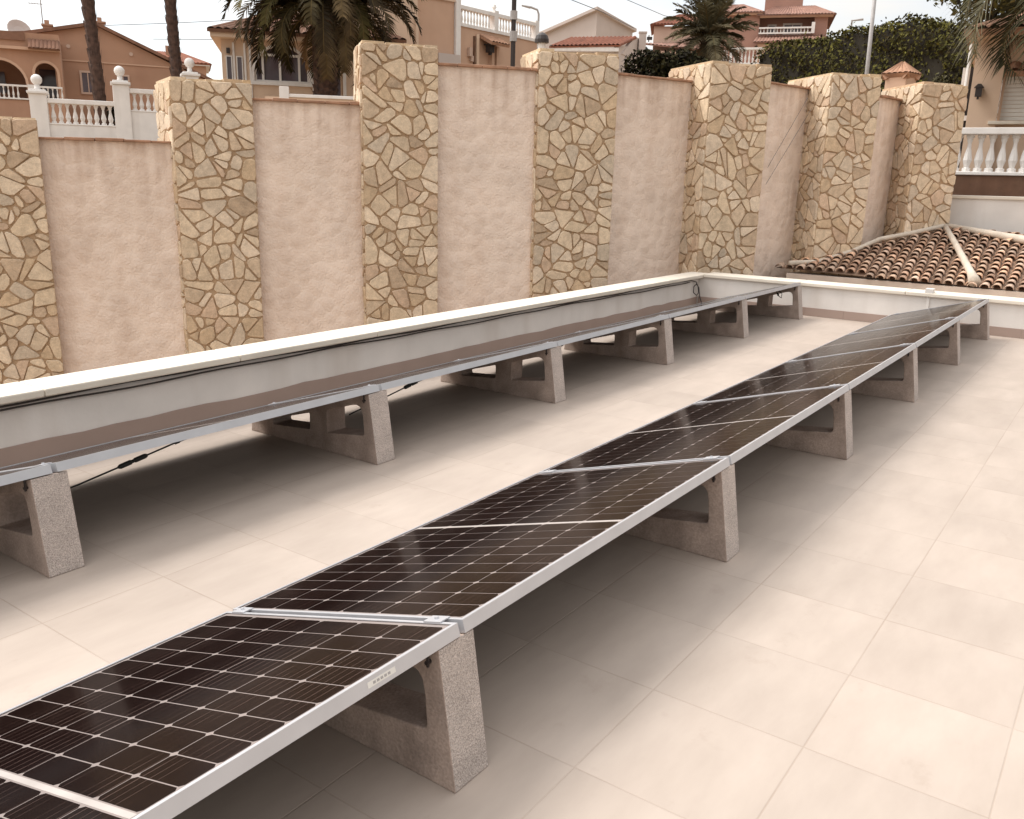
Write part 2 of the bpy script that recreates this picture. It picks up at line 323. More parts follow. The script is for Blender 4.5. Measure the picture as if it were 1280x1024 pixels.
# ------------------------------------------------------------------ the terrace building and its parapets
mb = MB(); mb.box((-4, -4, -4), (11.0, 4.84, -.004))
o = mb.build('terrace_building', 'render'); tag(o, 'beige rendered building under the tiled roof terrace with the solar panels', 'building')
t = thing('parapet_wall', 'long low white parapet with cables clipped under its coping, beside the stone wall', 'parapet', (-4, 4.66, 0))
mb = MB(); mb.box((-4, 4.66, -.002), (10.72, 4.84, .345)); mb.build('wall', 'white', t, (-4, 4.66, 0))
mb = MB()
for i in range(12):
    x0 = -4 + i * 1.245; mb.box((x0 + .002, 4.585, .345), (x0 + 1.243, 4.865, .388))
mb.build('coping', 'coping', t, (-4, 4.66, 0), bevel=.008)
mb = MB(); rs = random.Random(3); zs = [.094 + rs.uniform(-.006, .008) for _ in range(74)]
for i in range(73): mb.box((-4 + i * .2013, 4.650, .002), (-4 + (i + 1) * .2013, 4.660, 0)); mb.v[-8:] = [(x, y, .002 if k < 4 else zs[i + (1 if k in (5, 6) else 0)]) for k, (x, y, z) in enumerate(mb.v[-8:])]
mb.build('skirting', 'skirt', t, (-4, 4.66, 0))
t = thing('parapet_wall', 'low white parapet across the far end of the terrace, below the old roof tiles', 'parapet', (10.72, 4.66, 0))
mb = MB(); mb.box((10.72, -4, -.002), (10.98, 4.84, .355)); mb.build('wall', 'white', t, (10.72, 4.66, 0))
mb = MB()
for i in range(7):
    y0 = -4 + i * 1.2264; mb.box((10.685, y0 + .002, .355), (11.03, y0 + 1.2244, .398))
mb.build('coping', 'coping', t, (10.72, 4.66, 0), bevel=.008)
mb = MB()
for i in range(19):
    y1 = 4.645 - i * .4645; mb.box((10.71, max(y1 - .4625, -4), .002), (10.72, y1, .10))
mb.build('skirting', 'skirt', t, (10.72, 4.66, 0))
mb = MB(); mb.box((10.705, 1.875, .20), (10.72, 1.905, .355)); mb.box((10.69, 1.85, .398), (10.80, 1.93, .445)); mb.build('bracket', 'white', t, (10.72, 4.66, 0))

# cables clipped under the coping of the long parapet
def wavy(x0, x1, y, z, amp, ph, n=60):
    return [(x0 + (x1 - x0) * i / n, y, z + amp * math.sin(i * .95 + ph) + .004 * math.sin(i * .31 + ph * 2)) for i in range(n + 1)]
t = thing('cable', 'dark cable running under the white coping with a loop hanging in the parapet corner', 'cable', (-4, 4.64, .325))
mb = MB(); mb.tube(wavy(-4, 10.45, 4.643, .327, .004, 0, 90) + [(10.58, 4.63, .30), (10.63, 4.62, .24), (10.62, 4.60, .16), (10.56, 4.60, .13), (10.50, 4.62, .17), (10.52, 4.63, .24), (10.60, 4.63, .27), (10.66, 4.62, .22), (10.665, 4.60, .10), (10.64, 4.55, .012)], .0065, 6)
mb.build('sheath', 'cable', t, (-4, 4.64, .325), smooth=True)
t = thing('cable', 'lower of the two dark cables along the white parapet, twisting below the other one', 'cable', (-4, 4.63, .30))
mb = MB(); mb.tube(wavy(-4, 10.42, 4.642, .304, .004, 2.2, 90), .0065, 6); mb.build('sheath', 'cable', t, (-4, 4.63, .30), smooth=True)

# ------------------------------------------------------------------ solar panels and ballast blocks
TILT = R(16.3); PL, PW = 1.755, .99; STEP = 1.775; X0 = 1.5757 + .01
def make_panel(loc, label, group):
    t = thing('solar_panel', label, 'solar panel', loc, (-TILT, 0, 0), group)
    mb = MB()   # aluminium frame: four rails with lip, bottom flange
    lip = .011
    for a, b in (((0, 0, -.035), (PL, .0022, -.0012)), ((0, PW - .0022, -.035), (PL, PW, -.0012)), ((0, .0022, -.035), (.0022, PW - .0022, -.0012)), ((PL - .0022, .0022, -.035), (PL, PW - .0022, -.0012))):
        mb.box(a, b)
    for a, b in (((0, 0, -.0012), (PL, lip, .0008)), ((0, PW - lip, -.0012), (PL, PW, .0008)), ((0, lip, -.0012), (lip, PW - lip, .0008)), ((PL - lip, lip, -.0012), (PL, PW - lip, .0008))):
        mb.box(a, b)
    for a, b in (((.0022, .0022, -.035), (PL - .0022, .03, -.033)), ((.0022, PW - .03, -.035), (PL - .0022, PW - .0022, -.033))):
        mb.box(a, b)
    mb.build('frame', 'alu', t)
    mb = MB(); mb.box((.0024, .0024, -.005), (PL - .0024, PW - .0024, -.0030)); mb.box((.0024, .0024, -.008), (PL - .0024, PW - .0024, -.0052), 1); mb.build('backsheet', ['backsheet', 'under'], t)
    mb = MB(); y0, x0 = .021, .024; cy_ = (PW - 2 * y0) / 6; gap = .020; cx_ = (PL - 2 * x0 - gap) / 20; g = .0018; ch = .0085
    for i in range(20):
        xa = x0 + i * cx_ + (gap if i >= 10 else 0)
        for k in range(6):
            ya = y0 + k * cy_; a, b, c, d = xa + g, xa + cx_ - g, ya + g, ya + cy_ - g
            mb.poly([(a + ch, c, -.0025), (b - ch, c, -.0025), (b, c + ch, -.0025), (b, d - ch, -.0025), (b - ch, d, -.0025), (a + ch, d, -.0025), (a, d - ch, -.0025), (a, c + ch, -.0025)])
    xm = x0 + 10 * cx_ + gap / 2; mb.box((xm - .0075, y0, -.0029), (xm + .0075, PW - y0, -.0024), 1)
    mb.build('cell_sheet', ['cell', 'ribbon'], t)
    mb = MB(); mb.box((.80, .35, -.026), (.95, .43, -.0082)); mb.build('junction_box', 'black', t)
    for y in (.06, PW - .09):
        mb = MB(); mb.box((PL + .0005, y, -.03), (PL + .0195, y + .04, .0015)); mb.box((PL - .010, y - .01, .0015), (PL + .030, y + .05, .0045)); mb.lathe([(.006, .0045), (.006, .010)], (PL + .010, y + .02, 0), 8)
        mb.build('clamp', 'alu', t)
    return t
def make_block(loc, label, group):
    """wedge-shaped precast block: local x = thickness, y = away from the tall face"""
    t = thing('ballast_block', label, 'ballast block', loc, (0, 0, 0), group)
    th = math.tan(TILT); top = lambda y: .3865 - (y - .058) * th
    W = .14
    def rounded(pts, r, n=4):
        o = []
        for i, p in enumerate(pts):
            a = Vector(pts[i - 1]); b = Vector(p); c = Vector(pts[(i + 1) % len(pts)])
            u = (a - b).normalized(); v = (c - b).normalized(); rr = r[i] if isinstance(r, (list, tuple)) else r
            p0, p1 = b + u * rr, b + v * rr
            for k in range(n + 1):
                s_ = k / n; o.append(tuple((1 - s_) ** 2 * p0 + 2 * s_ * (1 - s_) * b + s_ * s_ * p1))
        return o
    outer = [(0, 0), (1.055, 0), (1.045, top(1.045)), (.058, top(.058))]
    h1 = rounded([(.096, .148), (.385, .112), (.385, top(.385) - .048), (.112, top(.112) - .042)], [.022, .012, .012, .075])
    h2 = rounded([(.53, .104), (.85, .078), (.85, top(.85) - .045), (.53, top(.53) - .046)], [.012, .015, .015, .012])
    bm = bmesh.new()
    def loop(pts, x):
        vs = [bm.verts.new((x, y, z)) for y, z in pts]; return vs, [bm.edges.new((vs[i], vs[(i + 1) % len(vs)])) for i in range(len(vs))]
    L0 = [loop(p, 0) for p in (outer, h1, h2)]; L1 = [loop(p, W) for p in (outer, h1, h2)]
    for Ls in (L0, L1): bmesh.ops.triangle_fill(bm, use_beauty=True, edges=[e for l_ in Ls for e in l_[1]])
    for a, b in zip(L0, L1):
        for i in range(len(a[0])):
            j = (i + 1) % len(a[0]); bm.faces.new((a[0][i], a[0][j], b[0][j], b[0][i]))
    bmesh.ops.recalc_face_normals(bm, faces=bm.faces)
    bmesh.ops.dissolve_limit(bm, angle_limit=.001, verts=bm.verts, edges=bm.edges)
    for f in bm.faces:
        f.material_index = 1 if f.normal.y < -.9 and all(v.co.y < .1 for v in f.verts) else 0
    me = bpy.data.meshes.new('body'); bm.to_mesh(me); bm.free(); me.materials.append(M['concrete']); me.materials.append(M['granular'])
    o = bpy.data.objects.new('body', me); COL.objects.link(o); o.parent = t
    b = o.modifiers.new('bevel', 'BEVEL'); b.width = .005; b.segments = 2; b.limit_method = 'ANGLE'; b.angle_limit = R(45)
    mb = MB(); mb.tube([(-.016, .085, top(.085) - .03), (.0, .085, top(.085) - .03)], .006, 6); mb.tube([(-.009, .085, top(.085) - .042), (-.009, .085, top(.085) + .010)], .0045, 6); mb.build('bolt', 'darkmetal', t)
    return t
rowsinfo = [('panels in the near row', 1.2586, 'near row, dark cells in view', 'blocks under the near row'),
            ('panels in the far row', 3.2498, 'far row beside the white parapet', 'blocks under the far row')]
pan = blk = None
for r_, (pg, Y, desc, bgp) in enumerate(rowsinfo):
    for n in range(-1, 6):
        loc = (X0 + STEP * n, Y, .424)
        if n < 5:
            if n == -1: lab = 'nearest solar panel of the ' + desc
            elif n == 4: lab = 'last solar panel, by the end parapet, of the ' + desc
            else: lab = ORD[n + 1] + ' solar panel from the camera in the ' + desc
            pan = make_panel(loc, lab, pg) if pan is None else dup(pan, loc, lab)
            pan['group'] = pg
        where = 'near row' if r_ == 0 else 'far row by the parapet'
        lab = ('nearest speckled concrete block carrying the ' if n == 0 else 'last concrete block, beside the end parapet, of the ' if n == 5 else ORD[n] + ' concrete block from the camera under the ') + where
        bl = (1.4825 + STEP * n + (0 if n < 5 else -.03), Y - .0655, 0)
        if n < 0: lab = 'concrete block out of frame at the near end of the ' + where
        blk = make_block(bl, lab, bgp) if blk is None else dup(blk, bl, lab)
        blk['group'] = bgp
# small sticker on the frame of the nearest panel
near = [o for o in bpy.data.objects if o.get('label', '').startswith('nearest solar panel of the near')][0]
mb = MB(); mb.box((1.43, -.0006, -.024), (1.52, -.0001, -.010), 0)
for i in range(5): mb.box((1.447 + i * .012, -.0009, -.020), (1.455 + i * .012, -.0006, -.014), 1)
mb.build('sticker', ['shutter', 'greymetal'], near)

# cables hanging under the far row
def hanging(label, pts, conn, ring=None):
    t = thing('cable', label, 'cable', pts[0], group='cables hanging under the far row')
    mb = MB(); mb.tube(pts, .0042, 6); mb.build('sheath', 'black', t, pts[0], smooth=True)
    a, b = Vector(conn[0]), Vector(conn[1]); d = b - a
    mb = MB(); mb.tube([a, a + d * .08, a + d * .42, a + d * .45, a + d * .55, a + d * .58, a + d * .92, b], [.007, .012, .012, .0085, .0085, .012, .012, .007], 8); mb.build('connector', 'black', t, pts[0])
    if ring:
        a = Vector(ring); mb = MB(); mb.tube([a - d * .08, a + d * .08], .0085, 8); mb.build('collar', 'black', t, pts[0])
hanging('thin black cable with long plug hanging between the two nearest far row blocks', [(1.60, 3.52, .19), (1.79, 3.50, .222), (2.04, 3.50, .262), (2.26, 3.50, .298), (2.46, 3.50, .318), (2.75, 3.52, .325), (3.05, 3.55, .31)], ((1.975, 3.50, .2515), (2.115, 3.50, .274)), (2.27, 3.50, .2995))
hanging('thin black cable with short plug just past the second far row block', [(3.38, 3.52, .20), (3.71, 3.50, .263), (3.87, 3.50, .29), (4.14, 3.50, .322), (4.40, 3.52, .325)], ((3.82, 3.50, .281), (3.94, 3.50, .302)))
hanging('short looped black cable beside the third far row block', [(5.18, 3.44, .36), (5.25, 3.42, .33), (5.32, 3.40, .315), (5.42, 3.39, .335), (5.54, 3.40, .36), (5.7, 3.45, .355)], ((5.27, 3.415, .326), (5.36, 3.395, .320)))
hanging('short looped black cable beside the fourth far row block', [(6.96, 3.44, .36), (7.03, 3.42, .33), (7.10, 3.40, .315), (7.22, 3.39, .335), (7.34, 3.40, .36), (7.5, 3.45, .355)], ((7.05, 3.415, .326), (7.14, 3.395, .320)))
hanging('loose loop of black cable at the last far row block', [(10.28, 3.50, .35), (10.25, 3.46, .31), (10.20, 3.42, .27), (10.26, 3.40, .24), (10.33, 3.42, .28), (10.30, 3.46, .33)], ((10.23, 3.44, .295), (10.205, 3.42, .272)))

# ------------------------------------------------------------------ stone boundary wall
rng = random.Random(7)
def clip(poly, nx, ny, c):      # keep nx*x+ny*y<=c
    o = []
    for i in range(len(poly)):
        a, b = poly[i - 1], poly[i]; da = nx * a[0] + ny * a[1] - c; db = nx * b[0] + ny * b[1] - c
        if (da <= 0) != (db <= 0):
            s_ = da / (da - db); o.append((a[0] + (b[0] - a[0]) * s_, a[1] + (b[1] - a[1]) * s_))
        if db <= 0: o.append(b)
    return o
PAL = [(.58, .435, .275), (.63, .49, .335), (.51, .36, .21), (.53, .39, .25), (.59, .45, .295), (.62, .485, .34), (.52, .36, .23), (.61, .465, .305), (.45, .32, .20), (.56, .42, .27), (.51, .40, .28)]
def area(c): return .5 * abs(sum(c[i - 1][0] * c[i][1] - c[i][0] * c[i - 1][1] for i in range(len(c))))
def crack(poly, rng):
    """split a slab with a random straight crack, roughly across its long axis"""
    cx = sum(p[0] for p in poly) / len(poly); cy = sum(p[1] for p in poly) / len(poly)
    sxx = sum((p[0] - cx) ** 2 for p in poly); syy = sum((p[1] - cy) ** 2 for p in poly); sxy = sum((p[0] - cx) * (p[1] - cy) for p in poly)
    an = .5 * math.atan2(2 * sxy, sxx - syy) + rng.uniform(-.75, .75); nx, ny = math.cos(an), math.sin(an)
    c = nx * cx + ny * cy + rng.uniform(-.25, .25) * math.sqrt(area(poly)); return [q for q in (clip(poly, nx, ny, c), clip(poly, -nx, -ny, -c)) if len(q) >= 3]
def mosaic(wd, ht, size, rng):
    pts = []; tries = 0
    while tries < 2500:
        p = (rng.uniform(0, wd), rng.uniform(0, ht)); rr = size * rng.choice((.8, 1.2, 1.7, 2.1)); tries += 1
        if all((p[0] - q[0]) ** 2 + (p[1] - q[1]) ** 2 > (.5 * (rr + q[2])) ** 2 for q in pts): pts.append((p[0], p[1], rr))
    slabs = []
    for p in pts:
        poly = [(.002, 0), (wd - .002, 0), (wd - .002, ht), (.002, ht)]
        for q in pts:
            dx, dy = q[0] - p[0], q[1] - p[1]; d = math.hypot(dx, dy)
            if q is p or d > size * 7: continue
            c = (d * d + (p[2] ** 2 - q[2] ** 2) * .3) / (2 * d); poly = clip(poly, dx / d, dy / d, dx / d * p[0] + dy / d * p[1] + c)
            if len(poly) < 3: break
        if len(poly) >= 3: slabs.append(poly)
    small = []
    while slabs:
        q = slabs.pop()
        if area(q) < size * size * rng.uniform(.45, 1.25): small.append(q)
        else: slabs += crack(q, rng)
    cells = []
    for q in small:
        o = q; sg = sum(q[i - 1][0] * q[i][1] - q[i][0] * q[i - 1][1] for i in range(len(q)))
        for i in range(len(q)):
            a, b = q[i - 1], q[i]; ln = math.dist(a, b)
            if ln < 1e-6: continue
            g = rng.uniform(.004, .012); nx, ny = (b[1] - a[1]) / ln, -(b[0] - a[0]) / ln
            if sg < 0: nx, ny = -nx, -ny
            edge = (a[0] < .004 and b[0] < .004) or (a[0] > wd - .004 and b[0] > wd - .004)
            o = clip(o, nx, ny, nx * a[0] + ny * a[1] - (0 if edge else g))
            if len(o) < 3: break
        if len(o) < 3 or area(o) < .0012: continue
        r_ = []; m_ = len(o)
        for i in range(m_):     # knock the corners off
            a, b, c_ = o[i - 1], o[i], o[(i + 1) % m_]; k1, k2 = min(.3, rng.uniform(.012, .048) / max(math.dist(a, b), .01)), min(.3, rng.uniform(.012, .048) / max(math.dist(b, c_), .01))
            r_.append((b[0] + (a[0] - b[0]) * k1, b[1] + (a[1] - b[1]) * k1)); r_.append((b[0] + (c_[0] - b[0]) * k2, b[1] + (c_[1] - b[1]) * k2))
        cells.append(r_)
    return cells
def stoneface(mb, P, Q, z0, z1, nrm, size, rng):
    """cover the vertical rectangle P->Q, z0..z1 with a random-stone mosaic standing proud of the mortar"""
    wd = math.hypot(Q[0] - P[0], Q[1] - P[1]); d = ((Q[0] - P[0]) / wd, (Q[1] - P[1]) / wd)
    for c in mosaic(wd, z1 - z0, size, rng):
        mx_ = sum(p[0] for p in c) / len(c); my_ = sum(p[1] for p in c) / len(c)
        h = rng.uniform(.012, .026); tx, ty = rng.uniform(-.05, .05), rng.uniform(-.05, .05); col = rng.choice(PAL); f = rng.uniform(.92, 1.07); gm = sum(col) / 3; tint = tuple((x * .84 + gm * .16) * f * 1.04 for x in col)
        def W(p, hh): return (P[0] + d[0] * p[0] + nrm[0] * hh, P[1] + d[1] * p[0] + nrm[1] * hh, z0 + p[1])
        ins = [(mx_ + (p[0] - mx_) * .93, my_ + (p[1] - my_) * .93) for p in c]
        n_ = len(c); b = [W(p, -.003) for p in c]; t1 = [W(p, h * .7) for p in c]; t2 = [W(p, h + (p[0] - mx_) * tx + (p[1] - my_) * ty) for p in ins]
        mb.mesh(b + t1 + t2, [tuple(range(2 * n_, 3 * n_))] + [(i, (i + 1) % n_, n_ + (i + 1) % n_, n_ + i) for i in range(n_)] + [(n_ + i, n_ + (i + 1) % n_, 2 * n_ + (i + 1) % n_, 2 * n_ + i) for i in range(n_)], 1, tint)
# front-left, front-right, back-left corners and top of each stone pillar
PIL = [((4.275, 10.446), (5.028, 9.873), (4.49, 10.97), 2.004), ((6.112, 9.047), (6.802, 8.520), (6.40, 9.76), 2.482), ((7.789, 7.769), (8.511, 7.219), (8.25, 8.35), 3.000),
       ((9.518, 6.452), (10.364, 5.807), (9.95, 7.02), 3.042), ((11.414, 5.008), (12.132, 4.461), (12.00, 5.89), 3.045), ((12.893, 3.881), (13.533, 3.393), (13.65, 4.76), 3.009), ((14.106, 2.956), (14.734, 2.478), (14.99, 3.73), 2.965)]
PTOP = [1.815, 2.32, 2.818, 2.843, 2.86, 2.78]
SETL = [.10] * 6; SETR = [.10, .10, .06, .45, .57, .58]
nw = (-.606, -.795)      # wall's outward normal, towards the terrace
WB = (9.5, 6.45, -4)
t = thing('boundary_wall', 'tall boundary wall of pink plaster panels between pillars of irregular yellow stones', 'wall', WB)
for i, (FL, FR, BL, zt) in enumerate(PIL):
    BR = (FR[0] + BL[0] - FL[0], FR[1] + BL[1] - FL[1]); mb = MB()
    mb.hull([(*p, -4) for p in (FL, FR, BR, BL)], [(*p, zt) for p in (FL, FR, BR, BL)], 0)
    size = .222
    rg = random.Random(40 + i)
    stoneface(mb, FL, FR, -1.5, zt + .012, nw, size, rg)
    sx_, sy_ = FL[0] - BL[0], FL[1] - BL[1]; sl = math.hypot(sx_, sy_)
    n2 = (-(FR[0] - FL[0]), -(FR[1] - FL[1])); l2 = math.hypot(*n2); n2 = (n2[0] / l2, n2[1] / l2)
    stoneface(mb, BL, FL, -.8, zt + .012, n2, size, rg)
    # flat stones bedded on the top, so the outline against the sky is uneven
    k = 0.
    while k < 1:
        k2 = min(1., k + rg.uniform(.16, .34)); a = [FL[j] + (FR[j] - FL[j]) * (k + .01) for j in (0, 1)]; b = [FL[j] + (FR[j] - FL[j]) * (k2 - .01) for j in (0, 1)]
        q = [a, b, [b[0] + (BL[0] - FL[0]), b[1] + (BL[1] - FL[1])], [a[0] + (BL[0] - FL[0]), a[1] + (BL[1] - FL[1])]]
        hh = rg.uniform(.012, .045); col = rg.choice(PAL); mb.hull([(*p, zt) for p in q], [(*p, zt + hh) for p in q], 1, col); k = k2
    mb.build('stone_pillar', ['mortar', 'stone'], t, WB)
for i in range(6):
    a = PIL[i][1]; FLn, FRn, BLn, _ = PIL[i + 1]
    A = (a[0] - nw[0] * SETL[i] - .04 * .795, a[1] - nw[1] * SETL[i] + .04 * .606)
    s_ = SETR[i] / math.hypot(BLn[0] - FLn[0], BLn[1] - FLn[1])
    B = (FLn[0] + (BLn[0] - FLn[0]) * s_ + .03 * .795, FLn[1] + (BLn[1] - FLn[1]) * s_ - .03 * .606)
    d = Vector((B[0] - A[0], B[1] - A[1])); ln = d.length; d.normalize(); bk = Vector((-d.y, d.x)); zt = PTOP[i]
    P = lambda u, v, z: (A[0] + d.x * u + bk.x * v, A[1] + d.y * u + bk.y * v, z)
    mb = MB(); mb.box((0, 0, -4), (ln, .30, zt), fn=P); pp = mb.build('plaster_panel', 'plaster', t, WB)
    mb = MB(); u = .0; rg = random.Random(90 + i)
    while u < ln - .02:
        u2 = min(ln, u + rg.uniform(.26, .34)); dz = rg.uniform(-.008, .008); mb.box((u + .003, -.045 + rg.uniform(-.008, .008), zt + .001), (u2 - .003, .34, zt + .030 + dz), fn=P); u = u2
    mb.build('coping', 'coptile', pp, WB, bevel=.006)
def wire(label, pts, r, group=None):
    mb = MB(); mb.tube(pts, r, 5); o = mb.build('wire', 'wire', None, pts[0], smooth=True); o.location = pts[0]; tag(o, label, 'wire', group)
wire('upper of two thin wires slanting across the plaster panel past the tallest middle pillars', [(12.20, 4.66, 1.28), (12.52, 4.44, 1.95), (12.90, 4.19, 2.72)], .003)
wire('lower of two thin wires slanting across the plaster panel past the tallest middle pillars', [(12.22, 4.64, 1.14), (12.58, 4.40, 1.83), (12.96, 4.14, 2.58)], .003)

# ------------------------------------------------------------------ old tiled roof below the wall
E0, C1, C3, AP, C2, T2 = [Vector(p) for p in ((12.60, 4.30, .395), (12.60, 1.705, .346), (12.60, .20, .335), (14.735, 2.527, .979), (13.65, .20, .643), (15.25, .20, .80))]
RB = (12.6, 2.5, -4)
t = thing('tiled_roof', 'low roof of old curved clay tiles with pale mortar ridges beyond the end parapet', 'roof', RB)
def inside(p, poly):
    sgn = 0
    for i in range(len(poly)):
        a, b = poly[i - 1], poly[i]; c = (b[0] - a[0]) * (p[1] - a[1]) - (b[1] - a[1]) * (p[0] - a[0])
        if c * sgn < 0: return False
        if c: sgn = c
    return True
def tileslope(poly, name, pitch=.138, row=.155, seed=1, mats=('tile', 'tilebed')):
    rg = random.Random(seed); n = (poly[1] - poly[0]).cross(poly[2] - poly[0]).normalized()
    if n.z < 0: n = -n
    dn = Vector((n.x, n.y, 0)).normalized(); dn = (dn - n * dn.dot(n)).normalized(); ac = n.cross(dn); O = poly[0]
    q = [((p - O).dot(ac), (p - O).dot(dn)) for p in poly]
    mb = MB(); mb.poly([p - n * .02 for p in poly], 1)
    a0, a1 = min(x for x, _ in q), max(x for x, _ in q); d0, d1 = min(y for _, y in q), max(y for _, y in q)
    k = 0; a = a0 + pitch / 2
    while a < a1:
        d = d1 + .03
        while d > d0:
            c = (a, d - row / 2)
            if inside(c, q) or inside((a, d - row * .8), q):
                f = rg.uniform(.7, 1.3); base = rg.choice([(.50, .32, .22), (.54, .37, .26), (.40, .25, .17), (.55, .35, .23), (.50, .36, .27)]); tint = tuple(x * f for x in base)
                r0, r1 = pitch * .43, pitch * .33; tw = rg.uniform(-.012, .012); V = []
                for (dd, rr, lift) in ((d + rg.uniform(-.012, .012), r0, .032), (d - row * 1.12, r1, .004)):
                    for s_ in (1., .86):
                        for j in range(7):
                            an = math.pi * j / 6; V.append(O + ac * (a + tw + math.cos(an) * rr * s_) + n * (math.sin(an) * rr * s_ * .85 + lift - .02) + dn * dd)
                F = []
                for j in range(6): F += [(j, j + 1, 14 + j + 1, 14 + j), (7 + j, 7 + j + 1, 21 + j + 1, 21 + j), (j, j + 1, 7 + j + 1, 7 + j)]
                mb.mesh(V, F, 0, tint)
            d -= row
        a += pitch
    return mb.build(name, list(mats), t, RB)
tileslope([E0, C1, AP], 'tile_slope', seed=3); tileslope([C1, C3, C2, AP], 'tile_slope', seed=4); tileslope([AP, C2, T2], 'tile_slope', seed=5)
mb = MB(); mb.tube([C1 + Vector((-.03, 0, .05)), C1.lerp(AP, .12) + Vector((0, 0, .06)), C1.lerp(AP, .6) + Vector((0, 0, .055)), AP + Vector((0, 0, .03))], [.075, .05, .042, .04], 8); mb.build('ridge', 'limemortar', t, RB, smooth=True)
mb = MB(); mb.tube([AP + Vector((0, 0, .03)), AP.lerp(C2, .5) + Vector((0, 0, .06)), C2 + Vector((0, 0, .07))], [.035, .06, .075], 8); mb.build('ridge', 'limemortar', t, RB, smooth=True)
mb = MB(); fl = [(12.56, 4.10, .46), (12.94, 3.80, .475), (13.40, 3.46, .63), (13.76, 3.20, .80), (14.15, 2.88, .885), (14.63, 2.52, 1.0)]
mb.tube(fl, .035, 6); mb.build('flashing', 'limemortar', t, RB, smooth=True)
mb = MB(); mb.box((12.55, -4, -4), (12.86, 4.12, .315)); mb.build('wall', 'render', t, RB)
mb = MB(); mb.box((11.06, -4, -4), (12.549, 4.2, .20)); mb.build('ledge', 'render', t, RB)

# white wall, brown base and balustrade at the right
a = facade((15.19, 2.56), (15.35, 1.25)); t = thing('garden_wall', 'plain white wall rising behind the tiled roof at the right', 'wall', (15.19, 2.56, -4), (0, 0, a))
mb = MB(); mb.box((-.10, 0, 0), (4, .25, 5.40)); mb.build('wall', 'white', t); mb = MB(); mb.box((-.10, -.03, 5.40), (4, .27, 5.45)); mb.build('coping', 'coping', t, bevel=.008)

BALP = [(.075, 0), (.075, .07), (.045, .085), (.055, .14), (.078, .24), (.062, .36), (.036, .50), (.033, .60), (.05, .66), (.05, .70), (.07, .715), (.07, .78)]
def balusters(parent, us, z0, h, y=0., rs=1., n=8, mt='farwhite'):
    first = None
    for u in us:
        if first is None:
            mb = MB(); mb.lathe([(r * rs, z / .78 * h) for r, z in BALP], (0, 0, 0), n); first = mb.build('baluster', mt, parent, smooth=False); first.location = (u, y, z0)
        else:
            c = first.copy(); COL.objects.link(c); c.parent = parent; c.location = (u, y, z0)
a = facade((17.74, 3.07), (17.93, 1.61))
t = thing('balustrade', 'white balustrade on a brown base in front of the shuttered peach house', 'balustrade', (17.74, 3.07, -4), (0, 0, a))
mb = MB(); mb.box((-.05, 0, 0), (4, .3, 5.79)); mb.build('base', 'brownpaint', t)
mb = MB(); mb.box((-.05, -.03, 5.79), (4, .32, 5.85)); mb.box((-.05, -.04, 6.48), (4, .26, 6.59)); mb.build('rail', 'farwhite', t, bevel=.01)
balusters(t, [.06 + .178 * i for i in range(20)], 5.85, .63, .12, .95)

# ------------------------------------------------------------------ building helpers
def arch_wall(mb, u0, u1, z0, z1, arches, y0, y1, mi=0, n=14):
    """wall between u0..u1 with round-headed openings (a0,a1,spring,sill)"""
    cur = u0
    for a0, a1, sp, sill in arches:
        mb.box((cur, y0, z0), (a0, y1, z1), mi)
        if sill > z0: mb.box((a0, y0, z0), (a1, y1, sill), mi)
        r = (a1 - a0) / 2; c = (a0 + a1) / 2; pts = [(c - r * math.cos(math.pi * k / n), sp + r * math.sin(math.pi * k / n)) for k in range(n + 1)]
        for (xa, za), (xb, zb) in zip(pts, pts[1:]):
            mb.hull([(xa, y0, za), (xb, y0, zb), (xb, y0, z1), (xa, y0, z1)], [(xa, y1, za), (xb, y1, zb), (xb, y1, z1), (xa, y1, z1)], mi)
        cur = a1
    mb.box((cur, y0, z0), (u1, y1, z1), mi)
def arch_trim(mb, a0, a1, sp, sill, wd, y0, y1, n=14):
    r = (a1 - a0) / 2; c = (a0 + a1) / 2
    for k in range(n):
        q = []
        for s_ in (k, k + 1):
            an = math.pi * s_ / n; q.append(((c - r * math.cos(an), sp + r * math.sin(an)), (c - (r + wd) * math.cos(an), sp + (r + wd) * math.sin(an))))
        P = [q[0][0], q[1][0], q[1][1], q[0][1]]; mb.hull([(x, y0, z) for x, z in P], [(x, y1, z) for x, z in P])
    mb.box((a0 - wd, y0, sill), (a0, y1, sp)); mb.box((a1, y0, sill), (a1 + wd, y1, sp))
def window(parent, u0, u1, z0, z1, y, fw_=.08, bars=1, mt='farwhite', glass='glass', dp=.08):
    mb = MB(); mb.box((u0, y - dp, z0), (u1, y, z0 + fw_)); mb.box((u0, y - dp, z1 - fw_), (u1, y, z1)); mb.box((u0, y - dp, z0 + fw_), (u0 + fw_, y, z1 - fw_)); mb.box((u1 - fw_, y - dp, z0 + fw_), (u1, y, z1 - fw_))
    for i in range(1, bars + 1):
        x = u0 + fw_ + (u1 - u0 - 2 * fw_) * i / (bars + 1); mb.box((x - fw_ * .25, y - dp * .7, z0 + fw_), (x + fw_ * .25, y - .01, z1 - fw_))
    f = mb.build('window', mt, parent); mb = MB(); mb.box((u0 + fw_, y - dp * .45, z0 + fw_), (u1 - fw_, y - dp * .35, z1 - fw_)); mb.build('pane', glass, f); return f
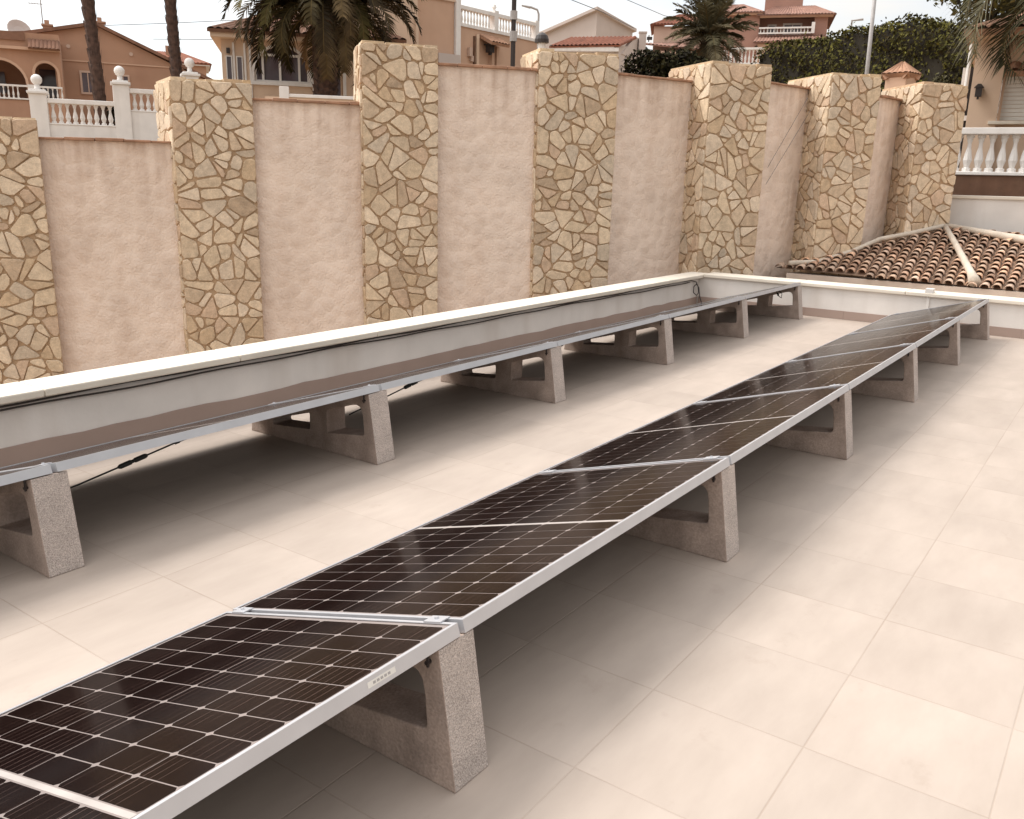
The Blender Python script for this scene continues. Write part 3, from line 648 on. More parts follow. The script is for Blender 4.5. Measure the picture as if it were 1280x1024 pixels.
def tiled_quad(mb, p00, p10, p11, p01, n, amp=.05, mi=0):
    """corrugated roof slope: p00->p10 eave, p01->p11 ridge"""
    p00, p10, p11, p01 = map(Vector, (p00, p10, p11, p01)); nr = (p10 - p00).cross(p01 - p00).normalized()
    if nr.z < 0: nr = -nr
    P = []
    for i in range(n * 4 + 1):
        s_ = i / (n * 4); h = amp * abs(math.sin(math.pi * i / 4)); P.append((p00.lerp(p10, s_) + nr * h, p01.lerp(p11, s_) + nr * h))
    for a, b in zip(P, P[1:]): mb.poly([a[0], b[0], b[1], a[1]], mi)
    mb.poly([p00, p10, P[-1][0], P[0][0]], mi); mb.hull([p - nr * .12 for p in (p00, p10, p11, p01)], [p - nr * .01 for p in (p00, p10, p11, p01)], mi)

# ------------------------------------------------------------------ terracotta bungalow at the far left
a = facade((25.73, 59.69), (38.45, 52.40))
t = thing('bungalow', 'terracotta bungalow with arched porch, satellite dish and chimneys at the far left', 'house', (25.73, 59.69, 0), (0, 0, a))
mb = MB(); mb.prism([(-2, 2), (15.2, 2), (15.2, 7.1), (12.35, 8.25), (8.0, 10.2), (4, 9.3), (-2, 8.7)], 0, 9); mb.build('wall', 'terracotta', t)
mb = MB()
for (x0, z0, x1, z1) in ((-2.2, 8.7, 4, 9.31), (4, 9.31, 8.0, 10.21), (8.0, 10.21, 15.6, 6.93)):
    mb.hull([(x0, -.3, z0 + .002), (x1, -.3, z1 + .002), (x1, 9.3, z1 + .002), (x0, 9.3, z0 + .002)], [(x0, -.3, z0 + .2), (x1, -.3, z1 + .2), (x1, 9.3, z1 + .2), (x0, 9.3, z0 + .2)])
rf = mb.build('roof', 'browntile', t)
for x, y, z, s_ in ((8.3, 2, 10.0, .55), (5.25, 1.5, 9.5, .5)):
    mb = MB(); mb.box((x - s_ / 2, y, z - .4), (x + s_ / 2, y + s_, z + .65)); mb.box((x - s_ / 2 - .08, y - .08, z + .65), (x + s_ / 2 + .08, y + s_ + .08, z + .75)); mb.box((x - .15, y + .1, z + .75), (x + .12, y + .4, z + 1.0)); mb.build('chimney', 'terracotta', rf)
mb = MB(); mb.lathe([(.02, -.05), (.3, -.03), (.68, .10), (.66, .12), (.3, 0), (.02, -.02)], n=16); ds = mb.build('satellite_dish', 'greywhite', t); ds.location = (3.7, .6, 9.62); ds.rotation_euler = (R(65), 0, R(20))
mb = MB(); mb.tube([(3.7, .9, 9.1), (3.7, .75, 9.6)], .05, 6); mb.build('dish_arm', 'greymetal', t)
mb = MB(); mb.tube([(5.0, 2, 9.3), (5.0, 2, 11.9)], .035, 5); mb.tube([(4.3, 2, 11.45), (5.1, 2, 11.45)], .025, 4)
for k in range(5): mb.tube([(4.35 + k * .16, 1.7, 11.45), (4.35 + k * .16, 2.3, 11.45)], .015, 4)
mb.build('antenna', 'greymetal', t)
window(t, 6.84, 8.10, 6.09, 7.49, 0, .12, 2, 'palepink'); window(t, 8.95, 9.72, 6.3, 7.4, 0, .1, 1, 'palepink')
mb = MB()
for x, z in ((6.35, 8.86), (9.93, 8.67)): mb.tube([(x, -.05, z), (x, 0, z)], .12, 8)
mb.build('vent', 'palepink', t)
mb = MB(); mb.box((5.2, -.05, 8.0), (13.2, 0, 8.08)); mb.build('string_course', 'peach', t)
# porch (its own local offset in the same frame)
mb = MB(); py = -4.2
arch_wall(mb, -2, 5.95, 5.30, 8.95, [(1.50, 4.05, 6.12, 5.30), (4.55, 5.70, 6.80, 5.30)], py, py + .35); mb.box((-2, py, 2), (5.95, 0, 5.28)); mb.box((5.60, py + .35, 5.28), (5.95, 0, 8.95)); mb.box((-2, py + .35, 8.3), (5.60, 0, 8.6))
mb.build('porch', 'terracotta', t)
mb = MB(); arch_trim(mb, 1.50, 4.05, 6.12, 5.95, .14, py - .04, py); arch_trim(mb, 4.55, 5.70, 6.80, 5.95, .14, py - .04, py); mb.box((-2, py - .25, 8.0), (5.98, py - .002, 8.16)); mb.build('arch_trim', 'peach', t)
mb = MB(); tiled_quad(mb, (4.35, py - .45, 8.12), (5.98, py - .45, 8.12), (5.98, py - .02, 8.62), (4.35, py - .02, 8.62), 8, .05); mb.box((-2, py - .10, 8.5), (4.2, py - .002, 8.95)); mb.build('porch_roof', 'browntile', t)
mb = MB(); mb.box((-2, py - .08, 6.0), (4.28, py + .12, 6.1)); mb.box((4.32, py - .08, 6.0), (5.90, py + .12, 6.1)); mb.box((-2, py - .08, 5.30), (5.90, py + .12, 5.38)); mb.box((4.1, py - .12, 5.3), (4.5, py - .002, 6.14)); rl = mb.build('porch_balustrade', 'farwhite', t)
balusters(rl, [-.5 + .24 * i for i in range(18)] + [4.65 + .24 * i for i in range(6)], 5.38, .62, py - .0, .75, 6)
mb = MB(); mb.box((4.6, -.06, 5.3), (5.5, -.002, 7.4)); mb.build('door', 'glass', t); mb = MB(); mb.box((1.6, -.06, 5.9), (2.7, -.002, 7.1)); mb.build('window', 'glass', t)

# small red-roofed house behind it
a = facade((49.23, 75.34), (53.24, 72.56)); t = thing('bungalow', 'small house with red tiled hip roof and white eaves behind the second bare palm trunk', 'house', (49.23, 75.34, 0), (0, 0, a))
mb = MB(); mb.box((-5, 0, 2), (4.6, 6, 10.85)); mb.build('wall', 'terracotta', t)
mb = MB(); mb.box((-5.2, -.3, 10.86), (4.95, 6.3, 11.05)); mb.build('fascia', 'farwhite', t)
mb = MB(); tiled_quad(mb, (-5.3, -.4, 11.06), (5.1, -.4, 11.06), (2.6, 2.8, 12.2), (-2.8, 2.8, 12.2), 30, .06); mb.poly([(5.1, -.4, 11.06), (5.1, 6.4, 11.06), (2.6, 2.8, 12.2)]); mb.poly([(5.1, 6.4, 11.06), (-5.3, 6.4, 11.06), (-2.8, 2.8, 12.2), (2.6, 2.8, 12.2)]); mb.poly([(-5.3, 6.4, 11.06), (-5.3, -.4, 11.06), (-2.8, 2.8, 12.2)]); rf = mb.build('roof', 'redtile', t)
mb = MB(); mb.box((1.2, 1.5, 11.6), (1.7, 2, 12.6)); mb.build('chimney', 'terracotta', rf)

# ------------------------------------------------------------------ white balustrade with ball finials, above the first plaster panel
a = facade((13.48, 26.80), (16.80, 24.85))
t = thing('balustrade', 'stepped white balustrade with ball finials on its posts above the left plaster panel', 'balustrade', (13.48, 26.80, 0), (0, 0, a))
mb = MB(); mb.box((-.3, 0, 1.5), (2.26, .22, 2.74)); mb.box((2.26, 0, 1.5), (4.3, .22, 3.21)); mb.build('base', 'farwhite', t)
mb = MB(); mb.box((.46, -.02, 3.34), (2.25, .24, 3.47)); mb.box((2.69, -.02, 3.74), (4.22, .24, 3.87)); mb.box((.46, -.015, 2.742), (2.25, .235, 2.79)); mb.box((2.69, -.015, 3.212), (4.22, .235, 3.26)); mb.build('rail', 'farwhite', t, bevel=.015)
for u, zt in ((.02, 3.58), (2.24, 3.96), (4.23, 4.33)):
    mb = MB(); mb.box((u, -.06, 1.5), (u + .45, .39, zt)); mb.box((u - .05, -.11, zt), (u + .5, .44, zt + .07)); mb.box((u + .01, -.05, zt + .07), (u + .44, .38, zt + .12)); ps = mb.build('post', 'farwhite', t, bevel=.01)
    mb = MB(); mb.lathe([(.12, .12), (.07, .16), (.07, .24)] + [(.15 * math.sin(math.pi * k / 8), .39 - .15 * math.cos(math.pi * k / 8)) for k in range(1, 9)], (u + .225, .165, zt), 14); mb.build('finial', 'farwhite', ps, smooth=True)
balusters(t, [.60 + .19 * i for i in range(9)], 2.79, .55, .11, .9); balusters(t, [2.82 + .19 * i for i in range(8)], 3.26, .48, .11, .9)

# ------------------------------------------------------------------ cream house with arched window behind the palm
a = facade((21.01, 27.99), (25.15, 24.35))
t = thing('house', 'cream house with wide arched window and door half hidden by the drooping palm', 'house', (21.01, 27.99, 0), (0, 0, a))
mb = MB(); arch_wall(mb, .06, 6.2, 1.8, 6.10, [(1.16, 3.10, 4.98, 4.74), (3.32, 4.30, 5.50, 2.6)], 0, .3); mb.box((.06, .3, 1.8), (.36, 6, 6.1)); mb.box((5.9, .3, 1.8), (6.2, 6, 6.1)); mb.box((.36, 2.6, 1.8), (5.9, 2.8, 6.0)); mb.build('wall', 'cream', t)
mb = MB(); mb.box((-.26, -.45, 6.102), (6.5, 6.5, 6.36)); mb.build('eave', 'cream', t, bevel=.02)
mb = MB(); tiled_quad(mb, (-.34, -.55, 6.365), (6.6, -.55, 6.365), (5, 2.8, 7.5), (1.8, 2.8, 7.5), 26, .06); mb.poly([(-.34, -.55, 6.365), (1.8, 2.8, 7.5), (-.34, 6.5, 6.365)]); mb.poly([(6.6, -.55, 6.365), (6.6, 6.5, 6.365), (5, 2.8, 7.5)]); mb.poly([(-.34, 6.5, 6.365), (1.8, 2.8, 7.5), (5, 2.8, 7.5), (6.6, 6.5, 6.365)]); mb.build('roof', 'browntile', t)
mb = MB(); arch_trim(mb, 1.16, 3.10, 4.98, 4.74, .09, -.06, -.002); mb.box((1.02, -.09, 4.62), (3.24, -.002, 4.738)); mb.build('arch_trim', 'farwhite', t)
mb = MB()
for x in (1.16, 1.42, 2.02, 2.70, 3.02): mb.box((x, .06, 4.742), (x + .08, .14, 5.72))
mb.box((1.16, .05, 5.62), (3.10, .15, 5.70)); mb.box((1.16, .05, 4.745), (3.10, .15, 4.80)); f = mb.build('window', 'farwhite', t)
mb = MB(); mb.box((1.17, .16, 4.75), (3.09, .18, 5.95)); mb.build('pane', 'glass', f)
mb = MB(); arch_trim(mb, 3.32, 4.30, 5.50, 2.6, .12, -.05, -.002); mb.box((3.9, .08, 2.6), (3.98, .14, 5.9)); f = mb.build('door_frame', 'farwhite', t)
mb = MB(); mb.box((3.33, .16, 2.6), (4.29, .18, 5.99)); mb.build('door', 'glass', f)
window(t, .20, .42, 4.4, 5.55, 0, .035, 0); window(t, .56, .78, 4.4, 5.55, 0, .035, 0)
mb = MB()
for x in (.44, .82, 1.0): mb.box((x, -.06, 2), (x + .07, -.002, 6.0))
mb.build('pilaster', 'farwhite', t)
mb = MB(); mb.tube([(.3, -.1, 5.75), (.3, 0, 5.75)], .03, 6); mb.box((.24, -.16, 5.62), (.36, -.06, 5.80)); mb.build('wall_lamp', 'darkmetal', t)
a = facade((17.34, 20.69), (19.11, 19.08)); t = thing('garden_wall', 'low white wall with a square post in front of the cream house and palm', 'wall', (17.34, 20.69, 0), (0, 0, a))
mb = MB(); mb.box((-.3, 0, 1.5), (3.0, .2, 3.62)); mb.build('wall', 'cream', t); mb = MB(); mb.box((.36, -.04, 3.622), (3.0, .24, 3.71)); mb.build('coping', 'farwhite', t, bevel=.01)
mb = MB(); mb.box((.10, -.06, 3.0), (.36, .24, 3.90)); mb.build('post', 'farwhite', t, bevel=.01)

# ------------------------------------------------------------------ tall peach house with roof terrace
a = facade((25.56, 25.35), (29.44, 24.03))
t = thing('house', 'tall peach house with a white roof terrace balustrade and tiled canopy lantern', 'house', (25.56, 25.35, 0), (0, 0, a))
mb = MB(); mb.box((-1.2, -.5, 1.8), (2.05, 6, 11.5)); mb.build('wall', 'cream', t)  # left part of the peach wall, its lit side put in as paler render
mb = MB(); mb.box((2.052, 0, 1.8), (4.0, 6, 8.3)); mb.build('wall', 'peach', t); mb = MB(); mb.box((2.052, -.06, 8.302), (4.2, 6, 8.50)); mb.build('coping', 'cream', t)
mb = MB(); mb.box((4.02, -.14, 2), (4.24, .1, 8.6)); mb.build('pilaster', 'farwhite', t); mb = MB(); mb.box((1.90, -.62, 2.0), (2.02, -.502, 7.45)); mb.build('downpipe', 'cream', t)
mb = MB(); mb.box((3.0, -.5, 2), (4.0, -.02, 6.28)); mb.build('ledge', 'greywhite', t)
a2 = facade((29.48, 23.98), (34.76, 23.57)) - a; e = bpy.data.objects.new('terrace_wing', None)
def tw(x, y, z):      # wing coordinates into the house frame
    c, s_ = math.cos(a2), math.sin(a2); return (4.15 + x * c - y * s_, .08 + x * s_ + y * c, z)
mb = MB(); mb.box((.1, 0, 1.8), (5.25, 4, 7.48), fn=tw); mb.build('terrace_wall', 'peach', t)
mb = MB(); mb.box((.1, -.05, 7.482), (5.3, .25, 7.60), fn=tw); mb.box((.1, -.05, 8.14), (5.3, .25, 8.27), fn=tw)
for x in (2.3, 5.06): mb.box((x, -.06, 7.6), (x + .24, .26, 8.36), fn=tw)
rl = mb.build('terrace_balustrade', 'farwhite', t)
for x in (.25 + .185 * i for i in range(26)):
    if abs(x - 2.42) < .2 or x > 5: continue
    q = tw(x, .1, 7.6); bb = MB()
    if 'bproto' not in globals() or bproto is None:
        bb.lathe([(r * .75, z / .78 * .54) for r, z in BALP], (0, 0, 0), 6); bproto = bb.build('baluster', 'farwhite', rl); bproto.location = q
    else:
        c = bproto.copy(); COL.objects.link(c); c.parent = rl; c.location = q
q = tw(2.42, .1, 8.36); mb = MB(); mb.lathe([(.06, 0), (.05, .08), (.10, .14), (.07, .24), (.01, .30)], q, 8); mb.build('finial', 'farwhite', rl)
mb = MB(); mb.box((1.02, -.08, 2), (1.10, -.002, 7.2), fn=tw); mb.build('drainpipe', 'brownpaint', t); mb = MB(); mb.box((1.16, -.10, 2), (1.30, -.002, 7.3), fn=tw); mb.build('pilaster', 'cream', t)
mb = MB(); tiled_quad(mb, tw(1.36, -.75, 6.98), tw(2.5, -.75, 6.98), tw(2.5, -.02, 7.32), tw(1.36, -.02, 7.32), 6, .05); cn = mb.build('canopy', 'coptile', t)
mb = MB(); mb.box((1.58, -.45, 6.62), (1.86, -.2, 6.90), fn=tw); mb.box((1.52, -.50, 6.90), (1.92, -.15, 6.96), fn=tw); mb.box((1.66, -.38, 6.52), (1.78, -.28, 6.62), fn=tw); mb.build('lantern', 'darkmetal', t)
mb = MB(); mb.box((2.0, -.2, 2), (2.16, -.002, 6.95), fn=tw); mb.box((2.3, -.2, 2), (2.46, -.002, 6.95), fn=tw); mb.build('bracket', 'peach', t)
mb = MB(); mb.box((.66, -.15, 6.38), (.84, -.002, 6.72), fn=tw); mb.box((.80, -.12, 6.2), (.95, -.002, 6.42), fn=tw); mb.build('meter_box', 'palepink', t)

# ------------------------------------------------------------------ grey gable house and small white house
a = facade((79.08, 52.65), (83.48, 45.34)); t = thing('house', 'pale grey house with a plain gable behind the small white red-roofed one', 'house', (79.08, 52.65, 0), (0, 0, a))
ft = [(-3.2, 3.0), (4.86, -1.5), (8.6, 2.2), (2, 8)]; tp = [15.0, 17.75, 16.5, 15.2]
mb = MB(); mb.hull([(x, y, 3) for x, y in ft], [(x, y, z) for (x, y), z in zip(ft, tp)]); mb.build('wall', 'greywhite', t)
mb = MB(); ft2 = [(-3.7, 2.7), (4.86, -2.0), (9.0, 2.1), (2, 8.6)]; mb.hull([(x, y, z + .002) for (x, y), z in zip(ft2, [14.95, 17.8, 16.45, 15.2])], [(x, y, z + .28) for (x, y), z in zip(ft2, [14.95, 17.8, 16.45, 15.2])]); mb.build('roof', 'greywhite', t)
a = facade((58.47, 38.49), (61.95, 32.58)); t = thing('house', 'small white house with a striped red tiled roof and white fascia', 'house', (58.47, 38.49, 0), (0, 0, a))
mb = MB(); mb.hull([(x, y, 2.5) for x, y in ((0, 0), (4.95, 0), (7.1, 5.5), (1.5, 5.5))], [(0, 0, 10.85), (4.95, 0, 10.85), (7.1, 5.5, 10.85), (1.5, 5.5, 10.85)]); mb.hull([(4.93, -.02, 10.8), (7.12, 5.5, 10.8), (6.72, 5.5, 10.8), (4.6, .1, 10.8)], [(4.93, -.02, 11.28), (7.12, 5.5, 12.0), (6.72, 5.5, 12.0), (4.6, .1, 11.28)]); mb.hull([(5.2, .5, 10.8), (7.12, 5.5, 10.8), (6.9, 5.5, 10.8), (5.0, .5, 10.8)], [(6.25, 3.3, 12.42), (6.55, 4.0, 12.42), (6.3, 4.0, 12.42), (6.0, 3.3, 12.42)]); mb.build('wall', 'greywhite', t)
mb = MB(); tiled_quad(mb, (-.2, -.4, 11.15), (5.0, -.4, 11.3), (6.35, 3.4, 12.42), (1.2, 3.4, 12.30), 17, .10); mb.build('roof', 'redtile', t)
mb = MB(); mb.box((-.1, -.32, 10.86), (4.95, -.10, 11.12)); mb.box((2.0, -.36, 10.9), (2.08, -.325, 11.15)); mb.build('fascia', 'farwhite', t)
mb = MB(); mb.box((6.55, 3.6, 10.9), (7.1, 4.1, 12.75)); mb.box((6.5, 3.55, 12.75), (7.15, 4.15, 12.85)); mb.build('chimney', 'greywhite', t)
mb = MB(); mb.tube([(7.3, 3.6, 12.1), (7.3, 3.6, 12.6)], .04, 5); mb.box((7.15, 3.4, 12.25), (7.55, 3.7, 12.45)); mb.build('lamp', 'darkmetal', t)
mb = MB(); mb.box((5.75, 1.6, 10.0), (5.95, 2.0, 10.4)); mb.build('lamp', 'greymetal', t)

# ------------------------------------------------------------------ pale house and pink two-storey house
a = facade((106.67, 54.97), (109.43, 49.24)); t = thing('house', 'pale pink house with red roof behind the short palm', 'house', (106.67, 54.97, 0), (0, 0, a))
mb = MB(); mb.box((0, 0, 3), (9, 8, 20.6)); mb.build('wall', 'palepink', t)
mb = MB(); tiled_quad(mb, (-.5, -.6, 20.75), (9.5, -.6, 20.75), (7, 4, 22.6), (3, 4, 22.6), 24, .12); mb.poly([(-.5, -.6, 20.75), (3, 4, 22.6), (-.5, 8.5, 20.75)]); mb.poly([(9.5, -.6, 20.75), (9.5, 8.5, 20.75), (7, 4, 22.6)]); mb.build('roof', 'redtile', t)
mb = MB(); tiled_quad(mb, (-1.5, -5, 17.9), (6, -5, 17.2), (6, -.02, 18.6), (-1.5, -.02, 18.6), 16, .1); mb.build('porch_roof', 'pinktile', t); mb = MB(); mb.box((-1.2, -4.6, 3), (5.8, -.02, 17.1)); mb.build('porch', 'palepink', t)
a = facade((100.28, 45.20), (105.10, 32.48)); t = thing('house', 'pink two-storey house with white balcony and tiled hip roofs above the hedge', 'house', (100.28, 45.20, 0), (0, 0, a))
mb = MB(); mb.box((.5, 0, 3), (6.0, 9, 20.1)); mb.box((6.002, 2.2, 3), (13.3, 9, 20.0)); mb.box((11.9, 0, 3), (13.3, 2.2, 20.0)); mb.box((6.002, 0, 3), (11.9, 2.2, 17.95)); mb.box((6.4, 4, 20), (10.6, 8, 25)); mb.build('wall', 'pink', t)
mb = MB()
def hip(x0, x1, y0, y1, z0, r0, r1, yr, zr):
    tiled_quad(mb, (x0, y0, z0), (x1, y0, z0), (r1, yr, zr), (r0, yr, zr), int((x1 - x0) * 3), .08); mb.poly([(x1, y0, z0), (x1, y1, z0), (r1, yr, zr)]); mb.poly([(x0, y1, z0), (x0, y0, z0), (r0, yr, zr)]); mb.poly([(x1, y1, z0), (x0, y1, z0), (r0, yr, zr), (r1, yr, zr)])
hip(-.2, 6.5, -.7, 9.5, 20.3, 2.4, 4.0, 4, 21.9); hip(5.6, 14.1, -.8, 9.6, 19.95, 7.5, 12, 4, 21.6)
mb.build('roof', 'pinktile', t)
mb = MB(); mb.box((0, -.55, 20.05), (6.3, 0, 20.2)); mb.box((6.0, -.6, 19.72), (13.8, 0, 19.9)); mb.build('eave', 'peach', t)
mb = MB(); mb.box((6.0, -.9, 17.952), (11.9, -.6, 18.1)); mb.box((6.0, -.9, 18.5), (11.9, -.6, 18.65)); mb.box((11.6, -.95, 17.96), (11.95, -.55, 19.1)); rl = mb.build('balcony', 'farwhite', t)
balusters(rl, [6.2 + .36 * i for i in range(15)], 18.1, .4, -.75, 1, 5)
window(t, 8.6, 10.7, 18.3, 19.5, 2.2, .18, 1); window(t, 6.9, 7.9, 17.97, 19.4, 2.2, .16, 0)
mb = MB(); tiled_quad(mb, (5.5, -2.4, 16.9), (13.6, -2.4, 17.1), (13.3, -.02, 17.85), (5.8, -.02, 17.85), 22, .08); mb.build('porch_roof', 'pinktile', t); mb = MB(); mb.box((6, -2, 3), (13.2, -.02, 16.8)); mb.build('porch', 'peach', t)
a = facade((68.79, 29.88), (69.98, 26.97)); t = thing('balustrade', 'small white balustrade stepping down beside the short palm', 'balustrade', (68.79, 29.88, 0), (0, 0, a))
mb = MB(); mb.box((.2, 0, 3), (3.6, .3, 10.75)); mb.box((.0, .02, 10.75), (.25, .28, 12.3)); mb.box((1.0, .02, 10.75), (1.22, .28, 12.0)); mb.build('base', 'farwhite', t)
mb = MB(); mb.box((1.24, -.03, 11.72), (3.6, .33, 11.88)); mb.prism([(.26, 12.2), (.98, 11.85), (.98, 11.98), (.26, 12.33)], .0, .3); mb.build('rail', 'farwhite', t); balusters(t, [.42, .62, .82] + [1.4 + .28 * i for i in range(8)], 10.75, .95, .15, 1.1, 6)

# ------------------------------------------------------------------ shuttered peach house at the right
a = facade((20.72, 3.43), (20.90, 2.06)); t = thing('house', 'peach house with a closed white shutter and wall lantern at the right edge', 'house', (20.72, 3.43, -4), (0, 0, a))
mb = MB(); mb.box((0, 0, 0), (.54, .5, 8.45)); mb.box((.542, .16, 0), (6, 5, 6.90)); mb.box((.542, .16, 7.86), (6, 5, 8.45)); mb.box((2.4, .16, 6.90), (6, 5, 7.86)); mb.box((.542, 1, 6.9), (2.4, 5, 7.86)); mb.build('wall', 'cream', t)
mb = MB()
for i in range(12): mb.box((.60, .20, 6.92 + i * .078), (2.3, .235, 6.92 + i * .078 + .070))
mb.build('shutter', 'shutter', t)
mb = MB(); mb.box((.40, -.06, 6.83), (2.5, .158, 6.895)); mb.build('sill', 'coping', t, bevel=.008)
mb = MB(); mb.box((.09, -.16, 7.36), (.21, -.04, 7.53)); mb.prism([(.06, 7.53), (.24, 7.53), (.18, 7.60), (.12, 7.60)], -.18, -.02); mb.box((.13, -.12, 7.31), (.17, -.08, 7.36)); mb.box((.14, -.04, 7.50), (.17, 0, 7.58)); mb.build('wall_lantern', 'darkmetal', t)
mb = MB(); mb.box((-.16, -.5, 8.45), (6, 5, 8.56)); mb.build('eave', 'cream', t)
mb = MB(); tiled_quad(mb, (-.25, -.62, 8.57), (6, -.62, 8.57), (6, 2.5, 9.5), (1.5, 2.5, 9.5), 30, .06); mb.poly([(-.25, -.62, 8.57), (1.5, 2.5, 9.5), (-.25, 5, 8.57)]); mb.build('roof', 'coptile', t)
mb = MB(); tiled_quad(mb, (.62, -.28, 7.82), (2.6, -.28, 7.82), (2.6, .15, 8.0), (.62, .15, 8.0), 9, .05); mb.build('window_canopy', 'coptile', t)
mb = MB(); mb.tube([(-.10, .1, 4), (-.10, .1, 8.4)], .04, 8); mb.build('downpipe', 'farwhite', t)
mb = MB(); mb.box((-.22, .6, 6.95), (-.02, .68, 7.05)); mb.box((-.22, .6, 7.05), (-.16, .68, 8.0)); mb.build('gate_frame', 'farwhite', t); mb = MB(); mb.box((-.20, .7, 4), (-.02, .74, 8.0)); mb.build('gate', 'darkmetal', t)

# small chimney cap
t = thing('chimney', 'small square peach chimney with pyramid tile cap behind the last stone pillar', 'chimney', (15.79, 3.66, 2.6), (0, 0, R(-14)))
mb = MB(); mb.box((-.17, -.17, -1.0), (.17, .17, .68)); mb.build('stack', 'peach', t); mb = MB(); mb.box((-.20, -.20, .68), (.20, .20, .705)); 
for k in range(4):
    c_, s_ = math.cos(k * math.pi / 2), math.sin(k * math.pi / 2); rr = lambda x, y, z: (x * c_ - y * s_, x * s_ + y * c_, z)
    tiled_quad(mb, rr(-.225, -.225, .705), rr(.225, -.225, .705), rr(.015, -.015, .88), rr(-.015, -.015, .88), 5, .018)
mb.build('cap', 'coptile', t)

# ------------------------------------------------------------------ poles, lamps, wires
t = thing('utility_pole', 'dark pole with pale clamped sleeves in front of the peach terrace house', 'pole', (24.35, 17.52, 1.8))
mb = MB(); mb.tube([(0, 0, 0), (0, 0, 9)], .075, 10); mb.build('pole', 'darkmetal', t)
for z0, z1 in ((4.62, 4.88), (3.98, 4.28)):
    mb = MB(); mb.tube([(0, 0, z0), (0, 0, z1)], .115, 10); mb.build('sleeve', 'greymetal', t)
t = thing('garden_lamp', 'small garden lamp with dark domed hood behind the stone pillar', 'lamp', (14.92, 10.06, 1.6))
mb = MB(); mb.tube([(0, 0, 0), (0, 0, 2.28)], .035, 8); mb.build('post', 'darkmetal', t); mb = MB(); mb.lathe([(.05, 2.28), (.075, 2.33), (.075, 2.45), (.06, 2.47)], n=10); mb.build('lantern', 'farwhite', t)
mb = MB(); mb.lathe([(.135, 2.46), (.135, 2.52), (.11, 2.59), (.06, 2.63), (.01, 2.65)], n=14); mb.build('hood', 'darkmetal', t)
t = thing('street_lamp', 'slim grey street lamp with curved arm behind the balustrade', 'street lamp', (49.6, 33.75, 2.5))
mb = MB(); mb.tube([(0, 0, 0), (0, 0, 9.2), (-.05, .08, 9.45), (-.3, .44, 9.6)], .07, 6); mb.build('pole', 'greymetal', t); mb = MB(); mb.tube([(-.3, .44, 9.58), (-.62, .9, 9.68)], [.09, .05], 6); mb.build('lamp_head', 'greymetal', t)
t = thing('street_lamp', 'tiny distant lamp post above the hedge, left of the flagpole', 'street lamp', (86.5, 24.85, 3.5))
mb = MB(); mb.tube([(0, 0, 0), (0, 0, 12.6)], .08, 6); mb.build('pole', 'greymetal', t); mb = MB(); mb.tube([(0, 0, 12.55), (.3, -.9, 12.65)], [.06, .11], 6); mb.build('lamp_head', 'greymetal', t)
mb = MB(); mb.tube([(0, 0, -3.5), (-.02, .10, 3.9)], [.085, .07], 8); o = mb.build('flagpole', 'greymetal', None, smooth=True); o.location = (36.72, 9.72, 5.6); tag(o, 'bare grey metal pole leaning slightly in front of the hedge', 'pole')
wire('overhead wire reaching from the top edge to the small white house', [(48.0, 34.0, 13.4), (56, 32.9, 12.75), (62, 33.6, 12.6)], .025, 'overhead wires'); wire('flatter overhead wire passing above the gable roof towards the short palm', [(48, 29.5, 12.9), (60, 30.2, 12.9), (72, 30.4, 13.6)], .02, 'overhead wires')
wire('upper overhead wire in the sky between the two bare palm trunks', [(30.7, 51.5, 9.62), (33.6, 49.7, 10.02), (40, 46.0, 11.0)], .018, 'overhead wires'); wire('lower overhead wire in the sky right of the bare palm trunks', [(33, 50.2, 9.1), (35.6, 48.3, 9.3), (40, 45.4, 9.9)], .018, 'overhead wires')

# ------------------------------------------------------------------ palms, hedge, bushes, trees
GREENS = [(.055, .052, .022), (.085, .075, .032), (.040, .036, .016), (.110, .088, .040), (.065, .048, .022), (.13, .10, .05)]
def frond(mb, o, az, el, ln, droop, rg, nl=34, wl=.55, pal=GREENS, width=.035):
    d = Vector((math.cos(az), math.sin(az), 0)); pts = []; p = Vector(o); e = el; N_ = 14
    for i in range(N_ + 1):
        pts.append(p.copy()); st = ln / N_; p += (d * math.cos(e) + Vector((0, 0, 1)) * math.sin(e)) * st; e -= droop / N_ * (.5 + 1.2 * i / N_)
    tint = rg.choice(pal); f = rg.uniform(.8, 1.3); tint = tuple(c * f for c in tint)
    mb.tube(pts, [.030 * (1 - .85 * i / N_) + .003 for i in range(N_ + 1)], 4, 0, (.12, .085, .035), cap=False)
    side = d.cross(Vector((0, 0, 1)))
    for k in range(nl):
        s_ = .10 + .9 * k / nl; i = min(int(s_ * N_), N_ - 1); q = pts[i].lerp(pts[i + 1], s_ * N_ - i); tg = (pts[i + 1] - pts[i]).normalized(); up_ = side.cross(tg)
        l_ = wl * (.35 + 1.1 * math.sin(math.pi * min(1, s_ * .93 + .05)) ** .7) * rg.uniform(.8, 1.15)
        for sg in (-1, 1):
            dr = (tg * .75 + side * sg * .85 + up_ * rg.uniform(.05, .45)).normalized(); mid = q + dr * l_ * .55; tip = q + dr * l_ + Vector((0, 0, -l_ * rg.uniform(.12, .40)))
            wv = tg * width * .5; v = rg.uniform(.75, 1.25); tt = tuple(c * v for c in tint)
            mb.poly([q - wv, q + wv, mid + wv * .9, tip, mid - wv * .9], 0, tt)
